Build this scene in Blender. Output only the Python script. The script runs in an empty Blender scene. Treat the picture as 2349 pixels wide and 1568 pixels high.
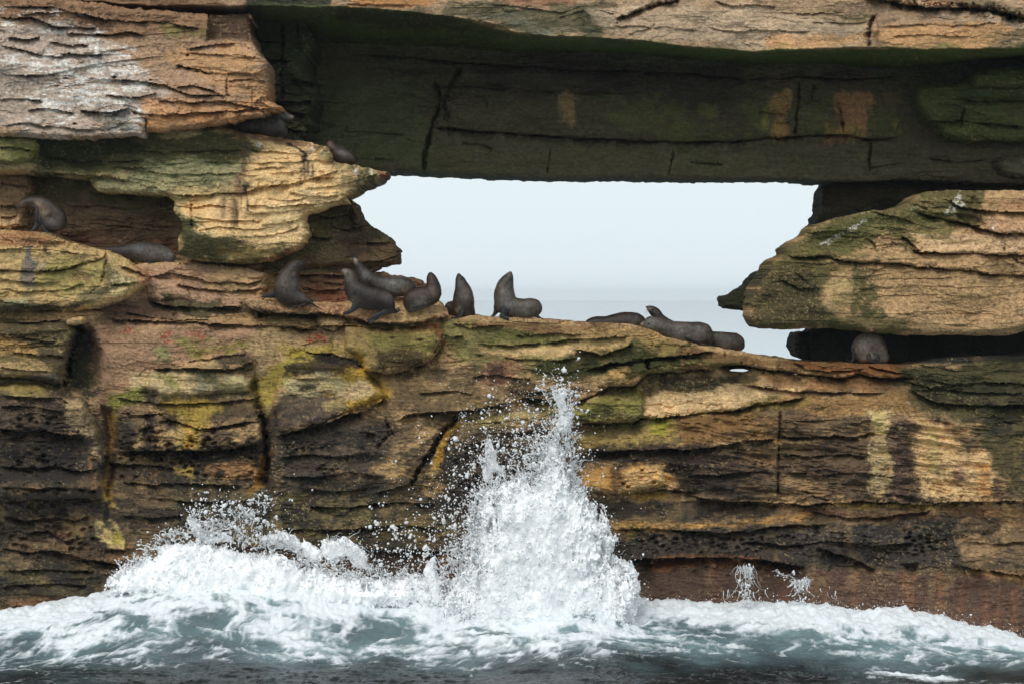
import bpy, math, random
import numpy as np
from mathutils import Vector
random.seed(7)
RNG = np.random.RandomState(11)
S = bpy.context.scene
# ---------------------------------------------------------------- camera
# The plan of the cove is measured on a drawing 2348 x 1568 units wide, 90 units to the metre
# at the cliff face (Y = 0); the eye stands 70 m off the face and 8.2 m above the water.
DIST, EYE, U, CX, HZ = 70.0, 8.2, 90.0, 1174.0, 680.0
cam_data = bpy.data.cameras.new('camera')
cam = bpy.data.objects.new('camera', cam_data)
S.collection.objects.link(cam)
cam.location = (0, -DIST, EYE)
cam.rotation_euler = (math.radians(90), 0, 0)
cam_data.sensor_width = 36
cam_data.lens = 36 * DIST / (2348 / U)
cam_data.shift_y = -(784 - HZ) / 2348
cam_data.clip_start = 1
cam_data.clip_end = 40000
S.camera = cam
# ---------------------------------------------------------------- light
W = bpy.data.worlds.new('World'); S.world = W; W.use_nodes = True
nt = W.node_tree; nt.nodes.clear()
SUN_EL, SUN_AZ = 44.0, 208.0      # azimuth measured clockwise from +Y (north)
out = nt.nodes.new('ShaderNodeOutputWorld'); bg = nt.nodes.new('ShaderNodeBackground')
sky = nt.nodes.new('ShaderNodeTexSky'); sky.sky_type = 'NISHITA'; sky.sun_disc = False
sky.sun_elevation = math.radians(SUN_EL); sky.sun_rotation = math.radians(SUN_AZ)
sky.air_density = 1.0; sky.dust_density = 4.0; sky.ozone_density = 1.0
# overcast veil: a smooth cloud layer over the clear sky, a little darker and bluer at the horizon
tc = nt.nodes.new('ShaderNodeTexCoord'); sep = nt.nodes.new('ShaderNodeSeparateXYZ')
nt.links.new(tc.outputs['Generated'], sep.inputs[0])
ramp = nt.nodes.new('ShaderNodeValToRGB')
cr = ramp.color_ramp; cr.interpolation = 'EASE'
cr.elements[0].position = 0.0; cr.elements[0].color = (7.9, 8.9, 9.45, 1)
cr.elements[1].position = 1.0; cr.elements[1].color = (8.6, 9.0, 9.3, 1)
e = cr.elements.new(0.035); e.color = (8.1, 9.15, 9.55, 1)
e = cr.elements.new(0.25); e.color = (8.6, 9.3, 9.6, 1)
nt.links.new(sep.outputs['Z'], ramp.inputs[0])
mx = nt.nodes.new('ShaderNodeMixRGB'); mx.inputs[0].default_value = 0.93
nt.links.new(sky.outputs[0], mx.inputs[1]); nt.links.new(ramp.outputs[0], mx.inputs[2])
nt.links.new(mx.outputs[0], bg.inputs[0]); bg.inputs[1].default_value = 0.105
nt.links.new(bg.outputs[0], out.inputs[0])
sd_ = bpy.data.lights.new('sun', 'SUN'); sd_.energy = 1.5; sd_.angle = math.radians(26)
sd_.color = (1.0, 0.965, 0.91)
sun = bpy.data.objects.new('sun', sd_); S.collection.objects.link(sun)
_el, _az = math.radians(SUN_EL), math.radians(SUN_AZ)
_dir = Vector((math.sin(_az) * math.cos(_el), math.cos(_az) * math.cos(_el), math.sin(_el)))
sun.rotation_euler = _dir.to_track_quat('Z', 'Y').to_euler()
sun.location = _dir * 60
S.view_settings.view_transform = 'Standard'; S.view_settings.look = 'None'
S.view_settings.exposure = 0.0; S.view_settings.gamma = 1.0; S.view_settings.use_curve_mapping = False
S.cycles.max_bounces = 8; S.cycles.diffuse_bounces = 5; S.cycles.glossy_bounces = 3
S.cycles.transmission_bounces = 3; S.cycles.caustics_reflective = False; S.cycles.caustics_refractive = False
S.cycles.use_denoising = True

# ---------------------------------------------------------------- small tools
def ray(xd, yd, Y):
    """point at depth Y seen at plan position (xd, yd)"""
    k = (DIST + Y) / DIST
    return (xd - CX) / U * k, Y + 0 * xd, EYE - (yd - HZ) / U * k
def tag(o, label=None, cat=None, group=None, kind=None):
    if label: o['label'] = label
    if cat: o['category'] = cat
    if group: o['group'] = group
    if kind: o['kind'] = kind
    return o
def link(name, me, mat=None, parent=None):
    o = bpy.data.objects.new(name, me); S.collection.objects.link(o)
    if mat: me.materials.append(mat)
    if parent: o.parent = parent
    return o
def mesh_np(name, co, faces, col=None, smooth=True):
    """co (n,3), faces (m,k) int arrays; col (n,4) optional point colours"""
    me = bpy.data.meshes.new(name)
    faces = np.ascontiguousarray(faces, dtype=np.int32)
    m, k = faces.shape
    me.vertices.add(len(co)); me.vertices.foreach_set('co', np.asarray(co, np.float32).ravel())
    me.loops.add(m * k); me.loops.foreach_set('vertex_index', faces.ravel())
    me.polygons.add(m)
    me.polygons.foreach_set('loop_start', np.arange(0, m * k, k, dtype=np.int32))
    me.polygons.foreach_set('use_smooth', np.full(m, smooth))
    me.update(calc_edges=True)
    if col is not None:
        at = me.color_attributes.new('col', 'FLOAT_COLOR', 'POINT')
        at.data.foreach_set('color', np.asarray(col, np.float32).ravel())
    return me
def lin(c):
    c = np.asarray(c, float) / 255.0
    return np.where(c <= 0.04045, c / 12.92, ((c + 0.055) / 1.055) ** 2.4)
# value noise on a wrapped random lattice
_T = RNG.rand(256, 256).astype(np.float32)
def vn(x, y, seed=0):
    x = x + seed * 17.13; y = y + seed * 31.71
    xi = np.floor(x); yi = np.floor(y)
    fx = (x - xi).astype(np.float32); fy = (y - yi).astype(np.float32)
    fx = fx * fx * (3 - 2 * fx); fy = fy * fy * (3 - 2 * fy)
    xi = xi.astype(np.int64) & 255; yi = yi.astype(np.int64) & 255
    x1 = (xi + 1) & 255; y1 = (yi + 1) & 255
    a = _T[yi, xi]; b = _T[yi, x1]; c = _T[y1, xi]; d = _T[y1, x1]
    return (a + (b - a) * fx) + ((c + (d - c) * fx) - (a + (b - a) * fx)) * fy
def fbm(x, y, oct=4, seed=0, gain=0.5):
    s = 0; a = 1; t = 0
    for i in range(oct):
        s = s + a * (vn(x, y, seed + i * 3) - 0.5); t += a; a *= gain; x = x * 2.03; y = y * 2.03
    return s / t * 2          # about -1..1
def ridge(x, y, oct=4, seed=0, gain=0.5):
    s = 0; a = 1; t = 0
    for i in range(oct):
        s = s + a * (1 - np.abs(2 * vn(x, y, seed + i * 5) - 1)); t += a; a *= gain; x = x * 2.07; y = y * 2.07
    return s / t              # 0..1
def worley(x, y, seed=0):
    xi = np.floor(x); yi = np.floor(y); best = np.full(x.shape, 9.0, np.float32)
    for dx in (-1, 0, 1):
        for dy in (-1, 0, 1):
            cx = xi + dx; cy = yi + dy
            ax = cx.astype(np.int64); ay = cy.astype(np.int64)
            rx = _T[(ay + seed) & 255, (ax * 7 + seed * 3) & 255]; ry = _T[(ay * 5 + 91 + seed) & 255, (ax + 37) & 255]
            d = (cx + rx - x) ** 2 + (cy + ry - y) ** 2
            best = np.minimum(best, d)
    return np.sqrt(best)
def sst(a, b, x):
    t = np.clip((x - a) / (b - a), 0, 1); return t * t * (3 - 2 * t)
# ---------------------------------------------------------------- surface of a 3-d field (surface nets)
def surfnets(f, org, h):
    s = f < 0
    nx, ny, nz = f.shape
    cs = (nx - 1, ny - 1, nz - 1)
    acc = [np.zeros(cs, np.float32) for _ in range(3)]; cnt = np.zeros(cs, np.float32)
    corners = [(i, j, k) for i in (0, 1) for j in (0, 1) for k in (0, 1)]
    def sl(c): return f[c[0]:c[0] + cs[0], c[1]:c[1] + cs[1], c[2]:c[2] + cs[2]]
    def ss(c): return s[c[0]:c[0] + cs[0], c[1]:c[1] + cs[1], c[2]:c[2] + cs[2]]
    for a in corners:
        for ax in range(3):
            if a[ax] == 0:
                b = list(a); b[ax] = 1; b = tuple(b)
                cr_ = ss(a) != ss(b)
                fa = sl(a); fb = sl(b)
                t = np.where(cr_, fa / np.where(cr_, fa - fb, 1), 0)
                for q in range(3):
                    acc[q] += np.where(cr_, a[q] + (t if q == ax else 0), 0)
                cnt += cr_
    act = cnt > 0
    idx = np.full(cs, -1, np.int64); idx[act] = np.arange(act.sum())
    I = np.argwhere(act)
    co = np.stack([acc[q][act] / cnt[act] for q in range(3)], 1) + I
    co = co * h + np.asarray(org)
    faces = []
    for ax in range(3):
        u, v = (ax + 1) % 3, (ax + 2) % 3
        lo = [slice(None)] * 3; hi = [slice(None)] * 3
        lo[ax] = slice(0, -1); hi[ax] = slice(1, None)
        A = s[tuple(lo)]; B = s[tuple(hi)]
        ch = np.argwhere(A != B)
        ok = (ch[:, u] > 0) & (ch[:, v] > 0) & (ch[:, u] < f.shape[u] - 1) & (ch[:, v] < f.shape[v] - 1)
        ch = ch[ok]
        if not len(ch): continue
        def cell(du, dv):
            c = ch.copy(); c[:, u] += du; c[:, v] += dv
            return idx[c[:, 0], c[:, 1], c[:, 2]]
        q = np.stack([cell(-1, -1), cell(0, -1), cell(0, 0), cell(-1, 0)], 1)
        neg = A[ch[:, 0], ch[:, 1], ch[:, 2]]
        q[~neg] = q[~neg][:, ::-1]
        faces.append(q)
    return co, np.concatenate(faces)
def lat3(shape, cell, seed):
    """smooth value noise on a regular 3-d grid; cell = lattice spacing in grid steps per axis"""
    r = np.random.RandomState(seed)
    n = [int(shape[a] / cell[a]) + 3 for a in range(3)]
    L = r.rand(*n).astype(np.float32)
    for a in range(3):
        p = np.arange(shape[a]) / cell[a]; i = p.astype(int); t = (p - i); t = (t * t * (3 - 2 * t)).astype(np.float32)
        sh = [1, 1, 1]; sh[a] = -1
        L = np.take(L, i, a) * (1 - t.reshape(sh)) + np.take(L, i + 1, a) * t.reshape(sh)
    return L
def fbm3(shape, cell, oct, seed, gain=0.5):
    s = 0; a = 1; t = 0; c = list(cell)
    for i in range(oct):
        s = s + a * (lat3(shape, c, seed + i) - 0.5); t += a; a *= gain; c = [max(1.0, q / 2.1) for q in c]
    return s / t * 2
# ---------------------------------------------------------------- materials
def new_mat(name):
    m = bpy.data.materials.new(name); m.use_nodes = True
    t = m.node_tree; b = t.nodes['Principled BSDF']
    return m, t, b
def N(t, kind, **kw):
    n = t.nodes.new(kind)
    for k, v in kw.items():
        if k in n.inputs: n.inputs[k].default_value = v
        else: setattr(n, k, v)
    return n
def rock_mat():
    m, t, b = new_mat('layered_sandstone')
    at = N(t, 'ShaderNodeVertexColor', layer_name='col')
    tc = N(t, 'ShaderNodeTexCoord')
    mp = N(t, 'ShaderNodeMapping'); mp.inputs['Scale'].default_value = (1, 1, 1.5)
    t.links.new(tc.outputs['Object'], mp.inputs['Vector'])
    n1 = N(t, 'ShaderNodeTexNoise', Scale=9.0, Detail=8.0, Roughness=0.72)
    n2 = N(t, 'ShaderNodeTexNoise', Scale=34.0, Detail=4.0, Roughness=0.7)
    t.links.new(mp.outputs[0], n1.inputs['Vector']); t.links.new(tc.outputs['Object'], n2.inputs['Vector'])
    r1 = N(t, 'ShaderNodeMapRange'); r1.inputs['From Min'].default_value = 0.3; r1.inputs['From Max'].default_value = 0.7
    r1.inputs['To Min'].default_value = 0.62; r1.inputs['To Max'].default_value = 1.32
    t.links.new(n1.outputs['Fac'], r1.inputs['Value'])
    r2 = N(t, 'ShaderNodeMapRange'); r2.inputs['From Min'].default_value = 0.3; r2.inputs['From Max'].default_value = 0.7
    r2.inputs['To Min'].default_value = 0.72; r2.inputs['To Max'].default_value = 1.28
    t.links.new(n2.outputs['Fac'], r2.inputs['Value'])
    mu = N(t, 'ShaderNodeMath', operation='MULTIPLY')
    t.links.new(r1.outputs[0], mu.inputs[0]); t.links.new(r2.outputs[0], mu.inputs[1])
    mc = N(t, 'ShaderNodeVectorMath', operation='SCALE')
    t.links.new(at.outputs['Color'], mc.inputs[0]); t.links.new(mu.outputs[0], mc.inputs['Scale'])
    t.links.new(mc.outputs[0], b.inputs['Base Color'])
    rr = N(t, 'ShaderNodeMapRange'); rr.inputs['To Min'].default_value = 0.88; rr.inputs['To Max'].default_value = 0.3
    t.links.new(at.outputs['Alpha'], rr.inputs['Value']); t.links.new(rr.outputs[0], b.inputs['Roughness'])
    sp = N(t, 'ShaderNodeMapRange'); sp.inputs['To Min'].default_value = 0.15; sp.inputs['To Max'].default_value = 0.8
    t.links.new(at.outputs['Alpha'], sp.inputs['Value']); t.links.new(sp.outputs[0], b.inputs['Specular IOR Level'])
    bp = N(t, 'ShaderNodeBump', Strength=0.9, Distance=0.032)
    ad = N(t, 'ShaderNodeMath', operation='ADD'); t.links.new(n1.outputs['Fac'], ad.inputs[0]); t.links.new(n2.outputs['Fac'], ad.inputs[1])
    t.links.new(ad.outputs[0], bp.inputs['Height']); t.links.new(bp.outputs[0], b.inputs['Normal'])
    return m
ROCK = rock_mat()
def fur_mat():
    m, t, b = new_mat('wet_seal_fur')
    at = N(t, 'ShaderNodeVertexColor', layer_name='col'); tc = N(t, 'ShaderNodeTexCoord')
    mpf = N(t, 'ShaderNodeMapping'); mpf.inputs['Scale'].default_value = (1, 1, 0.55)
    t.links.new(tc.outputs['Object'], mpf.inputs[0])
    n1 = N(t, 'ShaderNodeTexNoise', Scale=17.0, Detail=6.0, Roughness=0.78)
    t.links.new(mpf.outputs[0], n1.inputs['Vector'])
    r1 = N(t, 'ShaderNodeMapRange'); r1.inputs['From Min'].default_value = 0.32; r1.inputs['From Max'].default_value = 0.68
    r1.inputs['To Min'].default_value = 0.5; r1.inputs['To Max'].default_value = 1.6
    t.links.new(n1.outputs['Fac'], r1.inputs['Value'])
    mc = N(t, 'ShaderNodeVectorMath', operation='SCALE')
    t.links.new(at.outputs['Color'], mc.inputs[0]); t.links.new(r1.outputs[0], mc.inputs['Scale'])
    t.links.new(mc.outputs[0], b.inputs['Base Color'])
    b.inputs['Roughness'].default_value = 0.36; b.inputs['Specular IOR Level'].default_value = 0.3
    bp = N(t, 'ShaderNodeBump', Strength=0.8, Distance=0.02); t.links.new(n1.outputs['Fac'], bp.inputs['Height'])
    t.links.new(bp.outputs[0], b.inputs['Normal'])
    return m
FUR = fur_mat()
def plain(name, col, rough, noise=0.3, scale=60, spec=0.5):
    m, t, b = new_mat(name)
    n = N(t, 'ShaderNodeTexNoise', Scale=float(scale), Detail=3.0); r = N(t, 'ShaderNodeMapRange')
    r.inputs['To Min'].default_value = 1 - noise; r.inputs['To Max'].default_value = 1 + noise
    t.links.new(n.outputs['Fac'], r.inputs['Value'])
    mc = N(t, 'ShaderNodeVectorMath', operation='SCALE'); mc.inputs[0].default_value = col
    t.links.new(r.outputs[0], mc.inputs['Scale']); t.links.new(mc.outputs[0], b.inputs['Base Color'])
    b.inputs['Roughness'].default_value = rough; b.inputs['Specular IOR Level'].default_value = spec
    return m
EYE_M = plain('dark_wet_eye', (0.004, 0.004, 0.004), 0.05, 0.1)
EAR_M = plain('ear_skin', (0.10, 0.07, 0.05), 0.6)
NOSE_M = plain('nose_skin', (0.012, 0.011, 0.011), 0.3)
WHISK = plain('whisker_hair', (0.20, 0.18, 0.15), 0.4)
def foam_mat(name, trans):
    m, t, b = new_mat(name)
    tc = N(t, 'ShaderNodeTexCoord'); n = N(t, 'ShaderNodeTexNoise', Scale=7.0, Detail=6.0, Roughness=0.7)
    t.links.new(tc.outputs['Object'], n.inputs['Vector'])
    cr = N(t, 'ShaderNodeValToRGB'); c = cr.color_ramp
    c.elements[0].position = 0.3; c.elements[0].color = (0.88, 0.92, 0.94, 1)
    c.elements[1].position = 0.55; c.elements[1].color = (0.96, 0.97, 0.98, 1)
    t.links.new(n.outputs['Fac'], cr.inputs[0]); t.links.new(cr.outputs[0], b.inputs['Base Color'])
    b.inputs['Roughness'].default_value = 0.35
    b.inputs['Subsurface Weight'].default_value = 0.0
    tr = N(t, 'ShaderNodeBsdfTranslucent'); t.links.new(cr.outputs[0], tr.inputs['Color'])
    mix = N(t, 'ShaderNodeMixShader'); mix.inputs[0].default_value = trans
    o = t.nodes['Material Output']
    t.links.new(b.outputs[0], mix.inputs[1]); t.links.new(tr.outputs[0], mix.inputs[2]); t.links.new(mix.outputs[0], o.inputs[0])
    return m
FOAM = foam_mat('white_water', 0.0); DROP = foam_mat('flying_water', 0.15)
def sea_mat():
    m, t, b = new_mat('surging_sea')
    at = N(t, 'ShaderNodeVertexColor', layer_name='col')
    t.links.new(at.outputs['Color'], b.inputs['Base Color'])
    rr = N(t, 'ShaderNodeMapRange'); rr.inputs['To Min'].default_value = 0.09; rr.inputs['To Max'].default_value = 0.8
    t.links.new(at.outputs['Alpha'], rr.inputs['Value']); t.links.new(rr.outputs[0], b.inputs['Roughness'])
    b.inputs['IOR'].default_value = 1.33
    tc = N(t, 'ShaderNodeTexCoord'); mp = N(t, 'ShaderNodeMapping'); mp.inputs['Scale'].default_value = (1, 2.2, 1)
    n = N(t, 'ShaderNodeTexNoise', Scale=4.0, Detail=7.0, Roughness=0.65)
    t.links.new(tc.outputs['Object'], mp.inputs[0]); t.links.new(mp.outputs[0], n.inputs['Vector'])
    bp = N(t, 'ShaderNodeBump', Strength=0.9, Distance=0.05); t.links.new(n.outputs['Fac'], bp.inputs['Height'])
    t.links.new(bp.outputs[0], b.inputs['Normal'])
    return m
SEA = sea_mat()
def far_sea_mat():
    m, t, b = new_mat('open_ocean')
    tc = N(t, 'ShaderNodeTexCoord'); n = N(t, 'ShaderNodeTexNoise', Scale=0.35, Detail=6.0, Roughness=0.6)
    t.links.new(tc.outputs['Object'], n.inputs['Vector'])
    cr = N(t, 'ShaderNodeValToRGB'); c = cr.color_ramp
    c.elements[0].color = (0.10, 0.15, 0.17, 1); c.elements[1].color = (0.13, 0.18, 0.20, 1)
    t.links.new(n.outputs['Fac'], cr.inputs[0]); t.links.new(cr.outputs[0], b.inputs['Base Color'])
    b.inputs['Roughness'].default_value = 0.08; b.inputs['IOR'].default_value = 1.33
    bp = N(t, 'ShaderNodeBump', Strength=0.02, Distance=0.02); t.links.new(n.outputs['Fac'], bp.inputs['Height'])
    t.links.new(bp.outputs[0], b.inputs['Normal'])
    return m
OCEAN = far_sea_mat()
# ---------------------------------------------------------------- the cliff: relief and stains on one survey grid
ST = 2.2
GX = np.arange(-170, 2520, ST, dtype=np.float32); GY = np.arange(-150, 1512, ST, dtype=np.float32)
P, Q = np.meshgrid(GX, GY)                       # rows = y
H = np.zeros_like(P); COL = np.zeros(P.shape + (3,), np.float32); WET = np.zeros_like(P)
nR, nC = P.shape
def window(pts, pad):
    a = np.asarray(pts, float)
    x0, y0 = a[:, 0].min() - pad, a[:, 1].min() - pad; x1, y1 = a[:, 0].max() + pad, a[:, 1].max() + pad
    c0 = max(0, int((x0 - GX[0]) / ST)); c1 = min(nC, int((x1 - GX[0]) / ST) + 2)
    r0 = max(0, int((y0 - GY[0]) / ST)); r1 = min(nR, int((y1 - GY[0]) / ST) + 2)
    return slice(r0, r1), slice(c0, c1)
def segdist(x, y, pts, closed):
    """distance to a polyline, side sign (positive below a left-to-right line), position along it"""
    best = np.full(x.shape, 1e9, np.float32); side = np.zeros_like(best); along = np.zeros_like(best); rad = np.zeros_like(best)
    n = len(pts); m = n if closed else n - 1
    L = [0.0]
    for i in range(m):
        a, b = pts[i], pts[(i + 1) % n]; L.append(L[-1] + math.hypot(b[0] - a[0], b[1] - a[1]))
    for i in range(m):
        a, b = pts[i], pts[(i + 1) % n]
        dx, dy = b[0] - a[0], b[1] - a[1]; l2 = dx * dx + dy * dy + 1e-9
        t = np.clip(((x - a[0]) * dx + (y - a[1]) * dy) / l2, 0, 1)
        ex = x - a[0] - t * dx; ey = y - a[1] - t * dy
        d = ex * ex + ey * ey; k = d < best
        best = np.where(k, d, best)
        side = np.where(k, np.sign(dx * ey - dy * ex), side)
        along = np.where(k, L[i] + t * math.sqrt(l2), along)
        if len(a) > 2: rad = np.where(k, a[2] + (b[2] - a[2]) * t, rad)
    return np.sqrt(best), side, along / L[-1], rad
def inside(x, y, pts):
    c = np.zeros(x.shape, bool); n = len(pts)
    for i in range(n):
        x0, y0 = pts[i][:2]; x1, y1 = pts[(i + 1) % n][:2]
        if y0 == y1: continue
        k = ((y0 > y) != (y1 > y)) & (x < (x1 - x0) * (y - y0) / (y1 - y0) + x0)
        c ^= k
    return c
def polysd(pts, w):
    x, y = P[w], Q[w]
    big = x.size > 90000
    if big:
        k = 4
        xs, ys = x[::k, ::k], y[::k, ::k]
    else: xs, ys = x, y
    d, _, _, _ = segdist(xs, ys, pts, True)
    s = np.where(inside(xs, ys, pts), d, -d)
    if not big: return s
    r = np.minimum(np.arange(x.shape[0]) / k, s.shape[0] - 1.001); c = np.minimum(np.arange(x.shape[1]) / k, s.shape[1] - 1.001)
    ri = r.astype(int); ci = c.astype(int); rf = (r - ri)[:, None]; cf = (c - ci)[None]
    return ((s[ri][:, ci] * (1 - cf) + s[ri][:, ci + 1] * cf) * (1 - rf) + (s[ri + 1][:, ci] * (1 - cf) + s[ri + 1][:, ci + 1] * cf) * rf).astype(np.float32)
# shared warps so that traced lines wander as rock does
WX = 6.0 * fbm(P / 30, Q / 26, 5, 3, 0.62); WY = 5.0 * fbm(P / 32, Q / 20, 5, 9, 0.62)
NF = fbm(P / 9, Q / 5, 3, 21)
def ledge(pts, amp=0.3, lo=16, up=10, warp=1.0, groove=0.0):
    """rock stands out above the line and is cut back below it"""
    w = window(pts, lo * 4 + 10)
    d, s, al, _ = segdist(P[w] + WX[w] * warp, Q[w] + WY[w] * warp, pts, False)
    end = sst(0, 0.08, al) * sst(0, 0.08, 1 - al)
    below = np.where(s > 0, 1.0, 0.0)
    amp = amp * (0.35 + 1.25 * sst(-0.45, 0.4, fbm(P[w] / 26, Q[w] / 26, 4, 45, 0.6)))
    v = below * (-amp * 0.85 * np.exp(-(d / (lo * 0.85)) ** 1.3)) + (1 - below) * (amp * 0.55 * np.exp(-d / up))
    soft = sst(0, 1.5, d)
    v = np.where(below > 0, v, v * 1.0)
    H[w] += v * end - groove * np.exp(-(d / 3.0) ** 2) * end
def crack(pts, width=3, depth=0.3, warp=1.0):
    w = window(pts, width * 4 + 12)
    d, s, al, _ = segdist(P[w] + WX[w] * warp, Q[w] + WY[w] * warp, pts, False)
    end = sst(0, 0.06, al) * sst(0, 0.06, 1 - al)
    nv = fbm(P[w] / 12, Q[w] / 12, 4, 47, 0.65)
    H[w] -= depth * np.clip(0.75 + 1.3 * nv, 0.15, 1.4) * np.exp(-(d / (width * np.clip(0.8 + 1.0 * nv, 0.3, 1.6))) ** 2) * (0.35 + 0.65 * end)
def bulge(pts, amp=0.3, L=25, n=4, pw=1.0):
    """a rounded block standing out inside the outline"""
    w = window(pts, 30)
    s = polysd(pts, w) + n * fbm(P[w] / 22, Q[w] / 16, 3, 41)
    t = np.clip(s / L, 0, 1)
    H[w] += amp * np.sqrt(np.clip(1 - (1 - t) ** 2, 0, 1)) ** pw
def hollow(pts, amp=0.4, L=20, n=4):
    w = window(pts, 30)
    s = polysd(pts, w) + n * fbm(P[w] / 22, Q[w] / 14, 3, 43)
    H[w] -= amp * sst(0, L, s)
_seed = [100]
def _alpha(s, f, n, ns, w, pt, a):
    _seed[0] += 7
    x, y = P[w], Q[w]
    if n: s = s + 1.7 * n * fbm(x / ns[0] * 1.25, y / ns[1] * 1.15, 6, _seed[0], 0.68) + 0.5 * min(n, 10) * fbm(x / 5, y / 4, 2, _seed[0] + 3) + (1.1 * n * fbm(x / 75, y / 42, 2, _seed[0] + 11) if n > 8 else 0)
    al = sst(-f, f, s)
    if pt: al = al * sst(-0.18, 0.18, fbm(x / ns[0] * 1.7, y / ns[1] * 2.2, 5, _seed[0] + 50, 0.7) + (1 - 2 * pt) * 0.55)
    return (a * al).astype(np.float32)
def blend(w, al, c, wet):
    c = lin(c)
    COL[w] = COL[w] * (1 - al[..., None]) + c * al[..., None]
    if wet is not None: WET[w] = WET[w] * (1 - al) + wet * al
def pz(pts, c, a=0.9, f=7, n=16, ns=(60, 26), pt=0, wet=None):
    w = window(pts, f + n + 4)
    blend(w, _alpha(polysd(pts, w), f, n, ns, w, pt, a), c, wet)
def ln(pts, c, r=8, a=0.9, f=4, n=6, ns=(26, 18), pt=0, wet=None):
    w = window(pts, r + f + n + 14)
    d, s, al, rr = segdist(P[w] + WX[w], Q[w] + WY[w], pts, False)
    rad = rr if len(pts[0]) > 2 else r
    blend(w, _alpha(rad - d, f, n, ns, w, pt, a), c, wet)
def vs(x, y0, y1, wd, c, a=0.6, wet=None, n=5):
    """a vertical run of stain"""
    pts = [(x - wd / 2, y0), (x + wd / 2, y0), (x + wd / 2, y1), (x - wd / 2, y1)]
    pz(pts, c, a, 4 + wd * 0.12, n + wd * 0.14, (16, 46), 0, wet)
# ---- general relief
dip = Q + 26 * fbm(P / 420, Q / 210, 3, 5) + 7 * fbm(P / 120, Q / 60, 3, 6)
SMOOTH = sst(-0.2, 0.25, fbm(P / 150, Q / 75, 4, 11))
for sx_, sy_, rx_, ry_ in ((680, 440, 150, 130), (2180, 680, 260, 70), (450, 780, 230, 60), (1300, 790, 260, 50), (100, 625, 150, 60), (1640, 915, 160, 35), (1500, 350, 900, 90), (1900, 1370, 500, 60)):
    SMOOTH = SMOOTH * (1 - 0.85 * np.exp(-(((P - sx_) / rx_) ** 2 + ((Q - sy_) / ry_) ** 2) ** 2))
SMOOTH = 0.22 + 0.78 * SMOOTH
H += 0.30 * fbm(P / 300, Q / 120, 3, 12)
H += 0.24 * fbm(P / 120, Q / 75, 3, 14, 0.45)
BM = sst(-0.25, 0.3, fbm(P / 210, Q / 110, 3, 13))          # where the bedding shows
H += 0.085 * SMOOTH * fbm(P / 120, dip / 20, 5, 15, 0.55)
tt = dip / 31 + 1.3 * fbm(P / 500, Q / 160, 2, 17); fr = tt - np.floor(tt)
bedamp = sst(-0.25, 0.45, fbm(P / 420, np.floor(tt) * 3.3, 3, 19))
H += 0.085 * SMOOTH * bedamp * (fr ** 1.6 - 0.4) * np.where(fr > 0.94, (1 - fr) / 0.06, 1)
tt = dip / 12.3 + 1.0 * fbm(P / 260, Q / 90, 2, 27); fr = tt - np.floor(tt)
bedamp = sst(-0.2, 0.5, fbm(P / 240, np.floor(tt) * 2.7, 3, 29))
H += 0.034 * SMOOTH * bedamp * (fr - 0.5) * np.where(fr > 0.9, (1 - fr) / 0.1, 1)
H += 0.022 * SMOOTH * (ridge(P / 24, dip / 9, 4, 31, 0.65) - 0.5)
H += 0.03 * SMOOTH * fbm(P / 20, Q / 14, 5, 33, 0.7)
H += 0.016 * NF
def blocks(x, y, seed):
    """flat tilted facets with crisp edges, as bedded stone breaks"""
    xi = np.floor(x); yi = np.floor(y); best = np.full(x.shape, 9.0, np.float32); val = np.zeros_like(best)
    for dx in (-1, 0, 1):
        for dy in (-1, 0, 1):
            cx = xi + dx; cy = yi + dy; ax = cx.astype(np.int64); ay = cy.astype(np.int64)
            r1 = _T[(ay + seed) & 255, (ax * 7 + seed * 3) & 255]; r2 = _T[(ay * 5 + 91 + seed) & 255, (ax + 37) & 255]; r3 = _T[(ay * 3 + 11) & 255, (ax * 3 + seed) & 255]
            ex = cx + r1 - x; ey = cy + r2 - y; d = ex * ex + ey * ey; k = d < best
            best = np.where(k, d, best); val = np.where(k, r3 - 0.5 - ey * (r1 - 0.2) * 0.9 + ex * (r2 - 0.5) * 0.6, val)
    return val
wx_ = 0.35 * fbm(P / 40, Q / 22, 4, 35, 0.6); wy_ = 0.5 * fbm(P / 60, Q / 20, 4, 36, 0.6)
CRISP = sst(-0.15, 0.25, fbm(P / 180, Q / 90, 3, 37))
H += SMOOTH * (0.05 + 0.09 * CRISP) * blocks(P / 95 + wx_, dip / 24 + wy_, 5)
H += SMOOTH * (0.02 + 0.045 * CRISP) * blocks(P / 34 + wx_ * 2, dip / 9.5 + wy_ * 2, 9)
H += 0.013 * SMOOTH * blocks(P / 13 + wx_ * 4, Q / 5.5 + wy_ * 4, 13)
# ---- ground colours, bed by bed
CA, CB, CC, CD = lin((196, 163, 122)), lin((150, 120, 86)), lin((168, 130, 102)), lin((104, 84, 60))
k1 = sst(-0.35, 0.45, fbm(P / 130, dip / 20, 5, 51, 0.6))[..., None]; k2 = sst(-0.1, 0.6, fbm(P / 200, Q / 90, 4, 52))[..., None]
k3 = sst(0.0, 0.7, fbm(P / 70, dip / 12, 5, 53, 0.65))[..., None]
COL[:] = (CA * (1 - k1) + CB * k1) * (1 - k2) + CC * k2
COL[:] = COL * (1 - 0.7 * k3) + CD * 0.7 * k3
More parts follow.
